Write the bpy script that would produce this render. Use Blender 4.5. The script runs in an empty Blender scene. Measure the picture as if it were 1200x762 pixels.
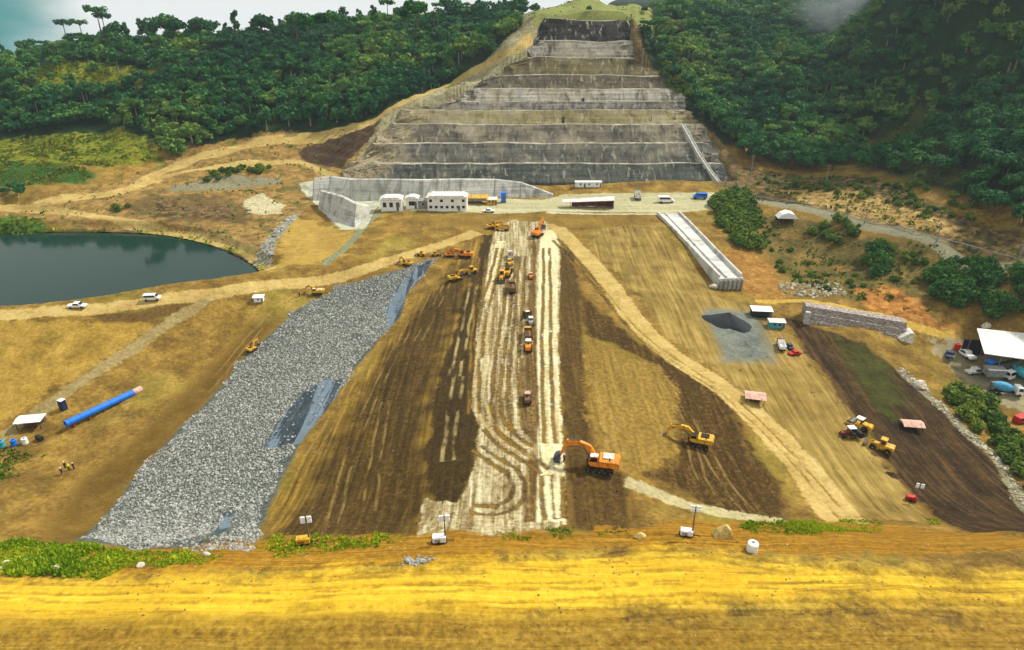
import bpy, math, random
import numpy as np
from mathutils import Vector, Matrix
R = math.radians
PI = math.pi
random.seed(7)
rng = np.random.default_rng(7)
SC = bpy.context.scene
COL = SC.collection

# ------------------------------------------------------------------ camera
F = 800.0                                    # focal length in photo pixels (photo 1200 x 762)
CAMH = 80.0
PITCH = math.atan(381.0 / F)
CP, SP = math.cos(PITCH), math.sin(PITCH)
cd = bpy.data.cameras.new('camera'); cam = bpy.data.objects.new('camera', cd); COL.objects.link(cam)
cam.location = (0, 0, CAMH); cam.rotation_euler = (PI / 2 - PITCH, 0, 0)
cd.sensor_width = 36; cd.lens = 24; cd.clip_end = 6000; cd.clip_start = 0.5
SC.camera = cam

def ray(px, py):
    u = (px - 600) / F; v = (381 - py) / F
    return (u, CP + v * SP, -SP + v * CP)

def at_z(px, py, z):
    d = ray(px, py); t = (z - CAMH) / d[2]
    return (d[0] * t, d[1] * t)

def at_y(px, py, Y):
    d = ray(px, py); t = Y / d[1]
    return (d[0] * t, Y, CAMH + d[2] * t)

def project(x, y, z):
    dz = z - CAMH
    zc = y * CP - dz * SP
    up = y * SP + dz * CP
    return 600 + F * x / zc, 381 - F * up / zc

# ------------------------------------------------------------------ numpy noise
_lat = np.random.default_rng(11).random((256, 256))
def vnoise(x, y, s, off=0.0):
    x = x / s + 37.3 + off; y = y / s + 91.7 + off * 1.7
    xi = np.floor(x).astype(int); yi = np.floor(y).astype(int)
    fx = x - xi; fy = y - yi
    fx = fx * fx * (3 - 2 * fx); fy = fy * fy * (3 - 2 * fy)
    a = _lat[xi & 255, yi & 255]; b = _lat[(xi + 1) & 255, yi & 255]
    c = _lat[xi & 255, (yi + 1) & 255]; d = _lat[(xi + 1) & 255, (yi + 1) & 255]
    return (a * (1 - fx) + b * fx) * (1 - fy) + (c * (1 - fx) + d * fx) * fy - 0.5
def fbm(x, y, s, o=4, off=0.0):
    r = 0; a = 1
    for k in range(o):
        r = r + a * vnoise(x, y, s, off + 13.1 * k); a *= 0.5; s *= 0.5
    return r
def sstep(a, b, x):
    t = np.clip((x - a) / (b - a), 0, 1); return t * t * (3 - 2 * t)

# ------------------------------------------------------------------ terrain: anchors -> thin plate surface
A = []
def az(px, py, z): x, y = at_z(px, py, z); A.append((x, y, z))
def ay(px, py, Y): A.append(at_y(px, py, Y))
# road on the near abutment
for px in (-200, 0, 300, 600, 900, 1200, 1400):
    az(px, 770, 5); az(px, 700, 4.6)
for px, py in ((-100, 662), (0, 660), (250, 656), (450, 642), (600, 637), (800, 637), (1000, 642), (1200, 642), (1350, 645)):
    az(px, py, 3.4)
for v in ((0, 612, -8), (120, 622, -8.5), (300, 615, -5), (450, 612, -2), (600, 614, -.3), (720, 614, -.4), (850, 606, -3),
          (950, 606, -5.5), (1080, 612, -8), (1200, 600, -12), (1350, 600, -10)): az(*v)
# dam body
for py in (265, 290, 330, 380, 440, 500, 560):
    az(615, py, 0)
for v in ((560, 330, 0), (550, 450, 0), (530, 540, -.2), (660, 330, 0), (670, 450, 0), (690, 540, -.2),
          (450, 450, -3), (400, 560, -4), (480, 345, -2.5), (350, 450, -8), (240, 560, -9), (430, 350, -5), (150, 600, -10),
          (250, 400, -8), (150, 500, -11), (0, 540, -12), (-120, 540, -13), (100, 440, -8), (0, 430, -5.5), (200, 352, 0), (300, 336, 0), (420, 313, 0),
          (520, 285, 0), (0, 364, .5), (-150, 372, .5), (110, 358, .5), (780, 450, -3), (850, 530, -5), (760, 350, -1),
          (850, 400, -5), (870, 345, -5.5), (950, 450, -8), (1000, 560, -9), (1000, 420, -10), (1060, 480, -12), (1130, 480, -15),
          (1150, 560, -14), (1200, 500, -17), (1350, 500, -16), (1170, 420, -13), (1330, 420, -10), (1100, 392, -10), (1000, 400, -8.5), (1000, 362, -5), (950, 345, -5),
          (1080, 352, -4), (1120, 310, 1), (880, 238, 3), (950, 247, 4), (1040, 270, 5), (1100, 287, 5.5), (1200, 314, 6),
          (1330, 345, 7), (920, 292, -4), (1000, 312, -4), (860, 280, 0), (820, 262, 1)): az(*v)
# spillway platform and left bank of the lake
for v in ((450, 243, 2), (550, 243, 2), (640, 243, 2), (740, 245, 2), (840, 238, 2.5), (600, 255, .8), (400, 245, 0), (350, 245, 0),
          (330, 290, -.5), (260, 255, 1), (200, 265, .5), (100, 258, .5), (30, 246, 1.5), (-100, 243, 2), (150, 228, 4), (270, 205, 6),
          (350, 200, 6), (200, 190, 9), (370, 180, 10), (450, 215, 3), (640, 217, 2), (840, 218, 3), (60, 225, 6), (-80, 215, 8)): az(*v)
# left hill
for v in ((0, 172, 335), (-150, 172, 335), (100, 132, 372), (200, 162, 350), (300, 134, 370), (420, 140, 362), (100, 92, 402), (300, 85, 412), (200, 60, 440),
          (450, 100, 395), (520, 60, 430), (560, 95, 395), (0, 80, 430), (-150, 90, 430), (60, 67, 440), (110, 55, 448), (160, 49, 450), (300, 46, 460), (420, 35, 470), (520, 27, 480),
          (600, 23, 480), (680, 14, 490), (740, 15, 490)): ay(*v)
# right hill
for v in ((800, 20, 510), (870, 22, 530), (930, 20, 540), (1000, 0, 500), (1000, 100, 400), (1000, 45, 455), (1200, 100, 300), (1200, 0, 330),
          (1200, -150, 355), (1350, 50, 300), (1350, -200, 360), (1050, -30, 480), (1100, 100, 350), (1100, 30, 400), (1100, -80, 420), (900, 195, 328), (850, 145, 378), (790, 95, 420),
          (940, 60, 440), (880, 100, 420), (950, 150, 365), (1000, 195, 315), (1060, 180, 300), (1120, 230, 250), (1200, 200, 245), (1200, 265, 222), (1350, 260, 225)): ay(*v)
# cut slope of the far abutment
TY0, TZ0, TK = 318.0, 2.0, 0.68
def terr_pt(px, py, lift=0.0):               # ray meets the plane of the cut slope
    d = ray(px, py)
    # 80 + dz t = TZ0 + lift + (dy t - TY0) * TK
    t = (CAMH - TZ0 - lift + TY0 * TK) / (d[1] * TK - d[2])
    return (d[0] * t, d[1] * t, CAMH + d[2] * t)
for v in ((440, 200), (470, 140), (545, 108), (600, 65), (625, 28), (850, 205), (815, 140), (785, 95), (748, 55), (742, 25)):
    A.append(terr_pt(*v, lift=1.2))
for v in ((560, 180), (640, 180), (740, 180), (560, 140), (700, 140), (680, 90), (680, 50), (690, 26)):
    A.append(terr_pt(*v, lift=-2))
# beyond the skyline and around the camera
A += [(-400, 350, 30), (-400, 470, 40), (-300, 540, 25), (-150, 580, 30), (0, 590, 40), (130, 620, 55), (-400, 680, -20), (0, 720, -10), (300, 700, 50),
      (450, 300, 150), (450, 450, 165), (350, 560, 130), (200, 600, 84), (500, 150, 40), (500, 700, 110), (-400, 200, -2), (-300, 100, -6), (300, 100, -14), (0, 30, 6), (-200, 20, 5),
      (200, 20, 4), (-400, -60, 5), (0, -60, 8), (400, -60, 0)]
A = np.array(A)
def tps(r2): return 0.5 * r2 * np.log(r2 + 1e-9)
_sx = 100.0
P_ = A[:, :2] / _sx
n_ = len(P_)
K_ = tps(((P_[:, None, :] - P_[None, :, :]) ** 2).sum(-1)) + 0.0015 * np.eye(n_)
M_ = np.zeros((n_ + 3, n_ + 3)); M_[:n_, :n_] = K_; M_[:n_, n_] = 1; M_[:n_, n_ + 1:] = P_; M_[n_, :n_] = 1; M_[n_ + 1:, :n_] = P_.T
W_ = np.linalg.solve(M_, np.concatenate([A[:, 2], np.zeros(3)]))
def hbase(x, y):
    x = np.clip(np.asarray(x, float), -500, 520); y = np.clip(np.asarray(y, float), -60, 740)
    sh = x.shape; q = np.stack([x.ravel(), y.ravel()], 1) / _sx
    out = np.empty(len(q))
    for i in range(0, len(q), 40000):
        s = q[i:i + 40000]
        r2 = ((s[:, None, :] - P_[None]) ** 2).sum(-1)
        out[i:i + 40000] = tps(r2) @ W_[:n_] + W_[n_] + s @ W_[n_ + 1:]
    return out.reshape(sh)

def hit(px, py, h=None, t0=70.0, t1=720.0):   # where a sight line meets the terrain
    h = h or hbase
    d = ray(px, py)
    t = np.linspace(t0, t1, 1300)
    g = CAMH + d[2] * t - h(d[0] * t, d[1] * t)
    k = np.argmax(g < 0)
    if g[k] >= 0: k = len(t) - 1
    if k == 0: return (d[0] * t0, d[1] * t0, CAMH + d[2] * t0)
    a = g[k - 1] / (g[k - 1] - g[k] + 1e-12); tt = t[k - 1] + a * (t[k] - t[k - 1])
    return (d[0] * tt, d[1] * tt, CAMH + d[2] * tt)

def poly_w(pts, z=None):
    return np.array([at_z(px, py, z) if z is not None else hit(px, py)[:2] for px, py in pts])

def seg_dist(x, y, pts, closed):
    d = np.full(x.shape, 1e9)
    n = len(pts)
    for i in range(n if closed else n - 1):
        ax, ay_ = pts[i]; bx, by = pts[(i + 1) % n]
        ex, ey = bx - ax, by - ay_
        L = ex * ex + ey * ey + 1e-9
        t = np.clip(((x - ax) * ex + (y - ay_) * ey) / L, 0, 1)
        d = np.minimum(d, (x - ax - t * ex) ** 2 + (y - ay_ - t * ey) ** 2)
    return np.sqrt(d)
def inside(x, y, pts):
    r = np.zeros(x.shape, bool); n = len(pts)
    for i in range(n):
        x0, y0 = pts[i]; x1, y1 = pts[(i + 1) % n]
        c = (y0 > y) != (y1 > y)
        with np.errstate(divide='ignore', invalid='ignore'):
            r ^= c & (x < (x1 - x0) * (y - y0) / (y1 - y0 + 1e-12) + x0)
    return r
def sdf(x, y, pts, m=8.0):                   # positive inside
    out = np.full(x.shape, -m)
    k = (x > pts[:, 0].min() - m) & (x < pts[:, 0].max() + m) & (y > pts[:, 1].min() - m) & (y < pts[:, 1].max() + m)
    xs, ys = x[k], y[k]
    d = seg_dist(xs, ys, pts, True)
    out[k] = np.clip(np.where(inside(xs, ys, pts), d, -d), -m, m)
    return out
def smooth_line(pts, n=6):                   # Catmull-Rom through the points
    p = np.array(pts, float); q = []
    for i in range(len(p) - 1):
        a = p[max(i - 1, 0)]; b = p[i]; c = p[i + 1]; d = p[min(i + 2, len(p) - 1)]
        for t in np.linspace(0, 1, n, endpoint=False):
            q.append(0.5 * ((2 * b) + (-a + c) * t + (2 * a - 5 * b + 4 * c - d) * t * t + (-a + 3 * b - 3 * c + d) * t ** 3))
    q.append(p[-1]); return np.array(q)
def band(pts, w0, w1):                       # polygon around a centre line, in metres
    p = smooth_line(pts, 5); n = len(p)
    t = np.gradient(p, axis=0); t /= np.linalg.norm(t, axis=1)[:, None] + 1e-9
    nn = np.stack([-t[:, 1], t[:, 0]], 1); w = np.linspace(w0, w1, n)[:, None] / 2
    return np.concatenate([p + nn * w, (p - nn * w)[::-1]])

# ------------------------------------------------------------------ zones of the site (pixel outlines laid down on the terrain)
LAKEZ = -3.2
LAKE = smooth_line([at_z(a, b, LAKEZ) for a, b in ((-240, 290), (-100, 280), (0, 274), (80, 272), (170, 274), (220, 281), (258, 292), (288, 306), (303, 318), (298, 325),
        (260, 332), (200, 340), (130, 352), (60, 360), (0, 363), (-120, 370), (-240, 360))], 4)
Z = {}
Z['core'] = poly_w([(580, 268), (573, 300), (566, 340), (558, 390), (556, 430), (552, 475), (562, 500), (556, 545), (545, 575), (536, 590), (510, 588), (497, 582), (486, 632),
                    (540, 634), (600, 630), (640, 622), (665, 614), (663, 560), (660, 520), (656, 450), (654, 400), (656, 330), (657, 268), (640, 260), (600, 258)])
Z['pale'] = poly_w([(634, 272), (631, 300), (630, 380), (629, 440), (632, 500), (634, 540), (629, 560), (628, 612), (664, 612), (662, 560), (659, 520), (655, 450), (652, 400), (654, 330), (655, 285), (650, 268)])
Z['pale2'] = poly_w([(582, 282), (573, 312), (567, 350), (574, 350), (584, 312), (592, 282)])
Z['lane'] = poly_w([(624, 274), (619, 350), (615, 420), (612, 470), (618, 510), (628, 520), (632, 500), (629, 440), (628, 350), (629, 290)])
Z['lane2'] = poly_w([(618, 538), (615, 570), (614, 612), (628, 612), (629, 560), (634, 538)])
Z['brown_w'] = poly_w([(572, 268), (548, 285), (525, 320), (490, 365), (455, 400), (425, 440), (395, 485), (350, 545), (318, 590), (298, 634), (488, 632), (500, 580), (540, 585), (556, 545), (562, 500), (552, 475),
                     (556, 430), (558, 390), (566, 340), (573, 300), (580, 270)])
Z['dark_w'] = poly_w([(566, 275), (556, 320), (540, 360), (528, 400), (515, 440), (505, 480), (500, 520), (498, 575), (515, 590), (536, 590), (548, 568), (557, 545), (564, 500), (554, 475), (556, 430), (558, 390), (566, 340), (573, 300), (578, 275)])
Z['dark_w2'] = poly_w([(548, 300), (500, 350), (462, 405), (425, 465), (378, 545), (318, 632), (490, 632), (500, 560), (500, 480), (512, 440), (528, 390), (552, 330)])
Z['dark_e'] = poly_w([(655, 290), (655, 400), (660, 480), (664, 560), (668, 622), (742, 622), (735, 560), (700, 540), (688, 470), (684, 400), (680, 340), (668, 290)])
Z['olive_e'] = poly_w([(684, 395), (740, 415), (775, 430), (792, 470), (800, 510), (790, 545), (740, 550), (705, 530), (690, 470)])
Z['brown_e'] = poly_w([(676, 340), (720, 380), (770, 415), (820, 435), (855, 470), (880, 520), (915, 570), (930, 612), (870, 606), (800, 580), (755, 555), (790, 540), (790, 470), (772, 432), (740, 415), (685, 392)])
Z['haul'] = band([hit(a, b)[:2] for a, b in ((648, 262), (672, 285), (708, 325), (742, 372), (782, 412), (840, 450), (893, 495), (948, 556), (1000, 616))], 5.5, 8.5)
Z['path_se'] = band([hit(a, b)[:2] for a, b in ((733, 565), (770, 578), (805, 592), (860, 604), (920, 612))], 3.2, 3.6)
Z['tan_e'] = poly_w([(690, 290), (730, 330), (790, 400), (850, 440), (900, 490), (960, 555), (1010, 610), (1095, 612), (1050, 556), (1010, 500), (955, 430), (925, 390), (880, 352), (850, 352), (800, 300), (770, 265), (700, 262)])
Z['dark_far'] = poly_w([(915, 368), (960, 385), (1010, 402), (1060, 440), (1120, 492), (1200, 572), (1300, 650), (1300, 640), (1200, 628), (1140, 624), (1080, 590), (1020, 515), (960, 430)])
Z['green_far'] = poly_w([(985, 398), (1010, 402), (1040, 430), (1060, 460), (1050, 500), (1030, 480), (1010, 450)])
Z['stone_line'] = band([hit(a, b)[:2] for a, b in ((1055, 432), (1085, 462), (1130, 505), (1175, 548), (1260, 625))], 3.0, 2.6)
Z['gravel'] = poly_w([(822, 368), (832, 362), (880, 366), (896, 382), (905, 424), (850, 424), (838, 395)])
Z['riprap'] = poly_w([(86, 632), (150, 568), (232, 482), (285, 420), (345, 366), (400, 335), (470, 316), (508, 303), (492, 330), (470, 350), (455, 385), (418, 428), (402, 452), (348, 525), (312, 600), (292, 646), (190, 650)])
Z['fabric'] = poly_w([(308, 528), (330, 488), (352, 462), (378, 446), (404, 443), (394, 466), (352, 520)])
Z['fabric2'] = poly_w([(455, 388), (452, 362), (462, 340), (486, 315), (509, 302), (500, 318), (478, 342), (468, 372)])
Z['fabric3'] = poly_w([(247, 630), (262, 600), (274, 598), (266, 622)])
Z['yellow_road'] = poly_w([(-300, 690), (0, 680), (120, 678), (250, 674), (400, 668), (520, 668), (650, 655), (800, 646), (900, 658), (1010, 672), (1100, 675), (1400, 670), (1400, 700), (1200, 700), (1050, 703), (900, 702), (780, 712), (650, 722), (400, 728), (200, 738), (0, 740), (-300, 742)])
Z['verge'] = poly_w([(-300, 640), (0, 640), (100, 650), (300, 634), (480, 628), (640, 628), (860, 612), (1040, 612), (1200, 628), (1400, 630), (1400, 652), (1000, 648), (700, 642), (500, 662), (300, 670), (100, 680), (-300, 684)])
Z['lake_road'] = band([hit(a, b)[:2] for a, b in ((-160, 374), (0, 369), (120, 361), (220, 348), (320, 334), (420, 318), (500, 292), (560, 272))], 4.5, 6)
Z['grey_path'] = band([hit(a, b)[:2] for a, b in ((243, 351), (190, 385), (110, 438), (20, 500), (-80, 560))], 3.2, 4)
Z['bank_shadow'] = poly_w([(100, 368), (160, 366), (240, 350), (205, 368), (180, 378), (120, 376)])
Z['field_w'] = poly_w([(-200, 378), (0, 376), (100, 376), (185, 380), (110, 430), (0, 492), (-200, 560)])
Z['brown_sw'] = poly_w([(205, 470), (160, 515), (105, 560), (70, 600), (60, 640), (100, 640), (150, 570), (232, 484), (285, 420), (330, 370), (290, 385), (250, 430)])
Z['rim_road'] = band([hit(a, b)[:2] for a, b in ((-80, 246), (30, 243), (110, 251), (190, 263), (255, 275), (295, 292), (315, 316))], 4, 5)
Z['up_road'] = band([hit(a, b)[:2] for a, b in ((40, 240), (140, 222), (200, 196), (270, 172), (350, 158), (440, 138))], 6, 7)
Z['up_road2'] = band([hit(a, b)[:2] for a, b in ((430, 142), (490, 112), (545, 88), (600, 62), (622, 40))], 6, 6)
Z['mid_road'] = band([hit(a, b)[:2] for a, b in ((150, 218), (220, 200), (300, 190), (350, 187), (375, 200), (400, 206))], 4, 4)
Z['cut_nw'] = poly_w([(-200, 250), (0, 246), (60, 232), (140, 212), (190, 190), (240, 168), (330, 150), (440, 132), (455, 170), (440, 205), (370, 230), (310, 300), (270, 285), (190, 268), (60, 258), (-200, 268)])
Z['dark_nw'] = poly_w([(342, 178), (380, 155), (448, 132), (440, 160), (420, 175), (400, 196), (370, 190)])
Z['slab'] = poly_w([(350, 215), (378, 206), (450, 212), (452, 230), (428, 268), (400, 270), (375, 245)])
Z['bench_stone'] = poly_w([(296, 298), (312, 280), (330, 262), (345, 250), (352, 250), (335, 270), (322, 286), (318, 304)])
Z['drain'] = band([hit(a, b)[:2] for a, b in ((380, 310), (405, 290), (430, 262), (445, 250))], 2.6, 2.6)
Z['platform'] = poly_w([(440, 247), (450, 234), (640, 234), (660, 228), (850, 226), (850, 244), (780, 250), (640, 248), (560, 250)])
Z['lip'] = poly_w([(455, 258), (560, 250), (600, 247), (640, 247), (770, 250), (760, 262), (700, 268), (655, 266), (640, 258), (600, 256), (570, 268), (520, 266)])
Z['east_road'] = band([hit(a, b)[:2] for a, b in ((845, 232), (880, 235), (950, 246), (1040, 268), (1100, 286), (1200, 312), (1340, 346))], 5, 6)
Z['plant_yard'] = poly_w([(1090, 395), (1130, 400), (1300, 400), (1300, 500), (1180, 480), (1130, 452), (1110, 430)])
Z['brown_ne'] = poly_w([(870, 235), (845, 215), (838, 185), (870, 195), (930, 205), (1000, 205), (1060, 222), (1130, 255), (1200, 275), (1320, 320), (1320, 335), (1200, 306), (1100, 280), (1030, 258), (950, 240)])
Z['green_nw'] = poly_w([(-150, 196), (0, 192), (60, 190), (110, 202), (100, 215), (0, 220), (-150, 224)])
Z['green_lake'] = poly_w([(-150, 262), (0, 255), (45, 255), (60, 262), (40, 272), (0, 274), (-150, 280)])
Z['grass_a'] = poly_w([(20, 98), (60, 82), (130, 80), (190, 88), (200, 104), (120, 112), (40, 112)])
Z['grass_b'] = poly_w([(-150, 165), (0, 160), (60, 158), (140, 148), (175, 165), (190, 188), (120, 196), (0, 194), (-150, 200)])
Z['grass_c'] = poly_w([(1000, 195), (1020, 165), (1060, 130), (1090, 130), (1080, 160), (1120, 180), (1140, 205), (1080, 212)])
Z['mixed_e'] = poly_w([(890, 250), (960, 258), (1040, 280), (1110, 300), (1100, 350), (1080, 372), (1000, 352), (930, 330), (900, 300)])
Z['orange_e'] = poly_w([(840, 300), (870, 290), (905, 310), (915, 350), (880, 350), (860, 330)])

Z['flank_w'] = poly_w([(398, 214), (425, 175), (452, 132), (500, 108), (548, 84), (590, 58), (612, 30), (622, 14), (760, 14), (760, 24), (640, 26), (632, 62), (580, 92), (500, 140), (470, 200), (470, 216)])
Z['flank_e'] = poly_w([(738, 22), (752, 60), (775, 88), (800, 122), (838, 160), (868, 192), (884, 214), (870, 222), (840, 220), (820, 180), (795, 140), (770, 100), (738, 60)])
Z['berm'] = band([hit(p, q)[:2] for p, q in ((640, 249), (700, 251), (770, 251))], 1.6, 1.6)
Z['scrub'] = poly_w([(150, 232), (260, 226), (300, 240), (290, 262), (220, 258), (150, 248)])
Z['orange_b'] = poly_w([(1005, 338), (1050, 336), (1095, 372), (1120, 388), (1060, 384), (1010, 362)])
Z['bank_road'] = band([hit(p, q)[:2] for p, q in ((885, 353), (940, 353), (1000, 363), (1060, 379), (1120, 394))], 2.6, 3)
Z['bank_up'] = poly_w([(900, 222), (1000, 222), (1060, 240), (1120, 268), (1110, 282), (1040, 262), (960, 242)])
Z['grey_a'] = poly_w([(196, 214), (250, 207), (330, 205), (330, 216), (260, 222), (200, 224)])
Z['white_a'] = poly_w([(284, 232), (305, 226), (335, 240), (328, 250), (305, 252), (292, 246)])
Z['dark_bank'] = poly_w([(180, 234), (250, 236), (275, 244), (266, 258), (180, 252)])
Z['tan_bank'] = poly_w([(345, 252), (420, 275), (400, 300), (330, 312), (330, 280)])
Z['hilltop'] = np.array([(12, 412), (84, 412), (95, 530), (8, 530)], float)
Z['shore'] = LAKE.mean(0) + (LAKE - LAKE.mean(0)) * 1.035
def PX(px, py): return hit(px, py)

# tracks: centre lines of wheel ruts, pixel polylines
def lines_w(L): return [smooth_line([hit(p, q)[:2] for p, q in l]) for l in L]
TR_L = lines_w((
    ((592, 285), (586, 312), (578, 345), (570, 380), (564, 420), (562, 455), (566, 482), (582, 504), (606, 522), (630, 534), (638, 541)),
    ((556, 330), (548, 370), (541, 405), (533, 440)), ((538, 440), (530, 490), (525, 540)), ((645, 300), (645, 380), (646, 470), (650, 560)),
    ((870, 470), (930, 540), (985, 606))))
TR_F = lines_w((((500, 345), (470, 400), (440, 460), (408, 540), (383, 628)), ((525, 330), (505, 370), (490, 400)), ((420, 430), (390, 490), (360, 540)), ((810, 520), (818, 550), (832, 580)), ((775, 440), (800, 480), (840, 550), (885, 606)),
    ((350, 345), (290, 400), (240, 460)), ((180, 390), (100, 450), (20, 500)), ((960, 440), (1010, 520), (1080, 606)), ((452, 470), (440, 540), (432, 600)), ((700, 440), (715, 500), (722, 560)), ((930, 420), (960, 480), (1000, 540))))
TR_D = [smooth_line([hit(a, b)[:2] for a, b in l]) for l in (
    ((558, 524), (580, 540), (600, 553), (608, 572), (600, 590), (578, 598), (550, 596)),
    ((600, 300), (596, 350), (588, 400), (582, 450), (584, 490), (600, 512), (620, 526)),
    ((640, 290), (641, 340), (640, 400), (642, 470), (645, 520)), ((612, 300), (608, 360), (602, 430), (600, 480), (612, 510)),
    ((566, 300), (561, 350), (557, 400), (556, 450), (555, 485)), ((607, 420), (604, 470), (606, 500)), ((572, 500), (590, 520), (622, 540), (640, 552)), ((641, 556), (642, 580), (645, 610)), ((652, 556), (653, 580), (654, 608)),
    ((650, 280), (700, 335), (742, 385), (790, 422), (850, 462), (905, 512), (960, 572), (995, 612)),
    ((586, 290), (578, 325), (570, 352), (563, 385), (560, 420)),
    ((-100, 702), (200, 712), (400, 706), (600, 698), (800, 690), (1000, 696), (1300, 694)), ((-100, 684), (300, 690), (600, 676), (900, 676), (1300, 684)),
    ((-100, 736), (200, 738), (500, 728), (700, 722), (900, 710), (1300, 716)), ((300, 672), (600, 662), (760, 650), (900, 662), (1100, 690)))]
# ------------------------------------------------------------------ material helpers
def lin(c):
    return tuple(((v / 255) / 12.92 if v / 255 <= .04045 else ((v / 255 + .055) / 1.055) ** 2.4) for v in c[:3]) + (1,)
class NT:
    def __init__(s, name):
        s.m = bpy.data.materials.new(name); s.m.use_nodes = True; s.t = s.m.node_tree; s.t.nodes.clear()
        s.out = s.t.nodes.new('ShaderNodeOutputMaterial')
    def n(s, typ, **kw):
        o = s.t.nodes.new(typ)
        for k, v in kw.items(): setattr(o, k, v)
        return o
    def put(s, sock, v):
        if hasattr(v, 'is_linked') or isinstance(v, bpy.types.NodeSocket): s.t.links.new(v, sock)
        else: sock.default_value = v
    def math(s, op, a, b=0.0, c=0.0, clamp=False):
        o = s.n('ShaderNodeMath', operation=op, use_clamp=clamp)
        for i, v in enumerate((a, b, c)): s.put(o.inputs[i], v)
        return o.outputs[0]
    def mix(s, f, a, b, blend='MIX'):
        o = s.n('ShaderNodeMix', data_type='RGBA', blend_type=blend)
        s.put(o.inputs[0], f); s.put(o.inputs[6], a); s.put(o.inputs[7], b)
        return o.outputs[2]
    def step(s, x, a, b):
        o = s.n('ShaderNodeMapRange', interpolation_type='SMOOTHSTEP', clamp=True)
        s.put(o.inputs[0], x); s.put(o.inputs[1], a); s.put(o.inputs[2], b)
        return o.outputs[0]
    def coord(s, scale=(1, 1, 1), rot=(0, 0, 0), kind='Object'):
        if not hasattr(s, '_tc'): s._tc = s.n('ShaderNodeTexCoord')
        o = s.n('ShaderNodeMapping'); s.t.links.new(s._tc.outputs[kind], o.inputs[0])
        o.inputs[3].default_value = scale; o.inputs[2].default_value = rot
        return o.outputs[0]
    def noise(s, scale, detail=4, rough=.55, vec=None, dist=0.0):
        o = s.n('ShaderNodeTexNoise')
        if vec is None: vec = s.coord()
        s.t.links.new(vec, o.inputs['Vector']); o.inputs['Scale'].default_value = scale
        o.inputs['Detail'].default_value = detail; o.inputs['Roughness'].default_value = rough; o.inputs['Distortion'].default_value = dist
        return o.outputs[0]
    def attr(s, name):
        o = s.n('ShaderNodeAttribute', attribute_name=name); return o
    def finish(s, color, rough=.9, bump=None, bstr=.4, bdist=.1, metal=0.0, spec=.2):
        b = s.n('ShaderNodeBsdfPrincipled')
        s.put(b.inputs['Base Color'], color); s.put(b.inputs['Roughness'], rough); s.put(b.inputs['Metallic'], metal)
        b.inputs['Specular IOR Level'].default_value = spec
        if bump is not None:
            k = s.n('ShaderNodeBump'); s.put(k.inputs['Height'], bump); k.inputs['Strength'].default_value = bstr; k.inputs['Distance'].default_value = bdist
            s.t.links.new(k.outputs[0], b.inputs['Normal'])
        s.t.links.new(b.outputs[0], s.out.inputs[0]); s.bsdf = b
        return s.m

# ------------------------------------------------------------------ full height field
TERR_PY = [214, 191, 167, 145, 129, 119, 104, 88, 68, 48, 23]
TERR_X = [(398, 852), (420, 844), (438, 828), (456, 814), (474, 804), (530, 802), (555, 792), (575, 772), (622, 742), (628, 735), (636, 734)]
_foot = [terr_pt(a, p)[:2] for p, (a, b) in zip(TERR_PY, TERR_X)] + [terr_pt(b, p)[:2] for p, (a, b) in list(zip(TERR_PY, TERR_X))[::-1]]
_foot = np.array(_foot)
ROADS = ('haul', 'lake_road', 'rim_road', 'up_road', 'up_road2', 'mid_road', 'east_road', 'path_se')
def H(x, y):
    x = np.asarray(x, float); y = np.asarray(y, float); sh = x.shape
    x = x.ravel(); y = y.ravel()
    h = hbase(x, y)
    hill = sstep(9, 26, h) * sstep(255, 300, y + np.abs(x) * .3)
    rough = np.clip((np.hypot(x - 8, (y - 170) * .5) - 45) / 60, 0, 1)
    fore = sstep(84, 78, y)
    h = h + hill * (fbm(x, y, 60, 3, 1) * 7 + fbm(x, y, 17, 3, 5) * 3.0) + (1 - hill) * (fbm(x, y, 9, 3, 9) * (.15 + rough * .5) * (1 - .6 * fore) + fbm(x, y, 2.2, 3, 3) * .22)
    # ruts along the near road and soil furrows on the dam
    h = h + fore * (vnoise(x * .06, y, 1.1, 7) * .28 + vnoise(x * .03, y, 3.0, 2) * .5)
    h = h + (1 - fore) * (1 - hill) * (1 - rough) * vnoise(x, y * .05, .9, 4) * .16
    # crumbling lip where the near road ends
    h = h + np.exp(-((y - 86 - fbm(x, y, 14, 3, 8) * 5) / 1.6) ** 2) * (.45 + fbm(x, y, 5, 2, 6) * .8)
    # lake basin
    s = sdf(x, y, LAKE, 14)
    h = np.where(s > -13.9, np.minimum(h, LAKEZ - s * np.where(s > 0, .25, .62)), h)
    # stepped bank cut into the eroded slopes above the lake
    k = sdf(x, y, Z['cut_nw'], 6); k = sstep(-3, 5, k)
    q = h / 3.2; f = q - np.floor(q); h = h * (1 - .75 * k) + .75 * k * (np.floor(q) + sstep(.55, 1.0, f)) * 3.2
    # behind the shotcrete faces
    s = sdf(x, y, _foot, 8)
    plane = TZ0 + (y - TY0) * TK
    h = np.where(s > -6, h * (1 - sstep(-4, 2, s)) + sstep(-4, 2, s) * np.minimum(h, plane - 4.5), h)
    h = h - np.clip(y - 640, 0, 3000) * .35 * sstep(420, 150, x) - np.clip(-420 - x, 0, 3000) * .3 * sstep(300, 480, y)
    return h.reshape(sh)
def H1(x, y): return float(H(np.array([x]), np.array([y]))[0])

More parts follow.
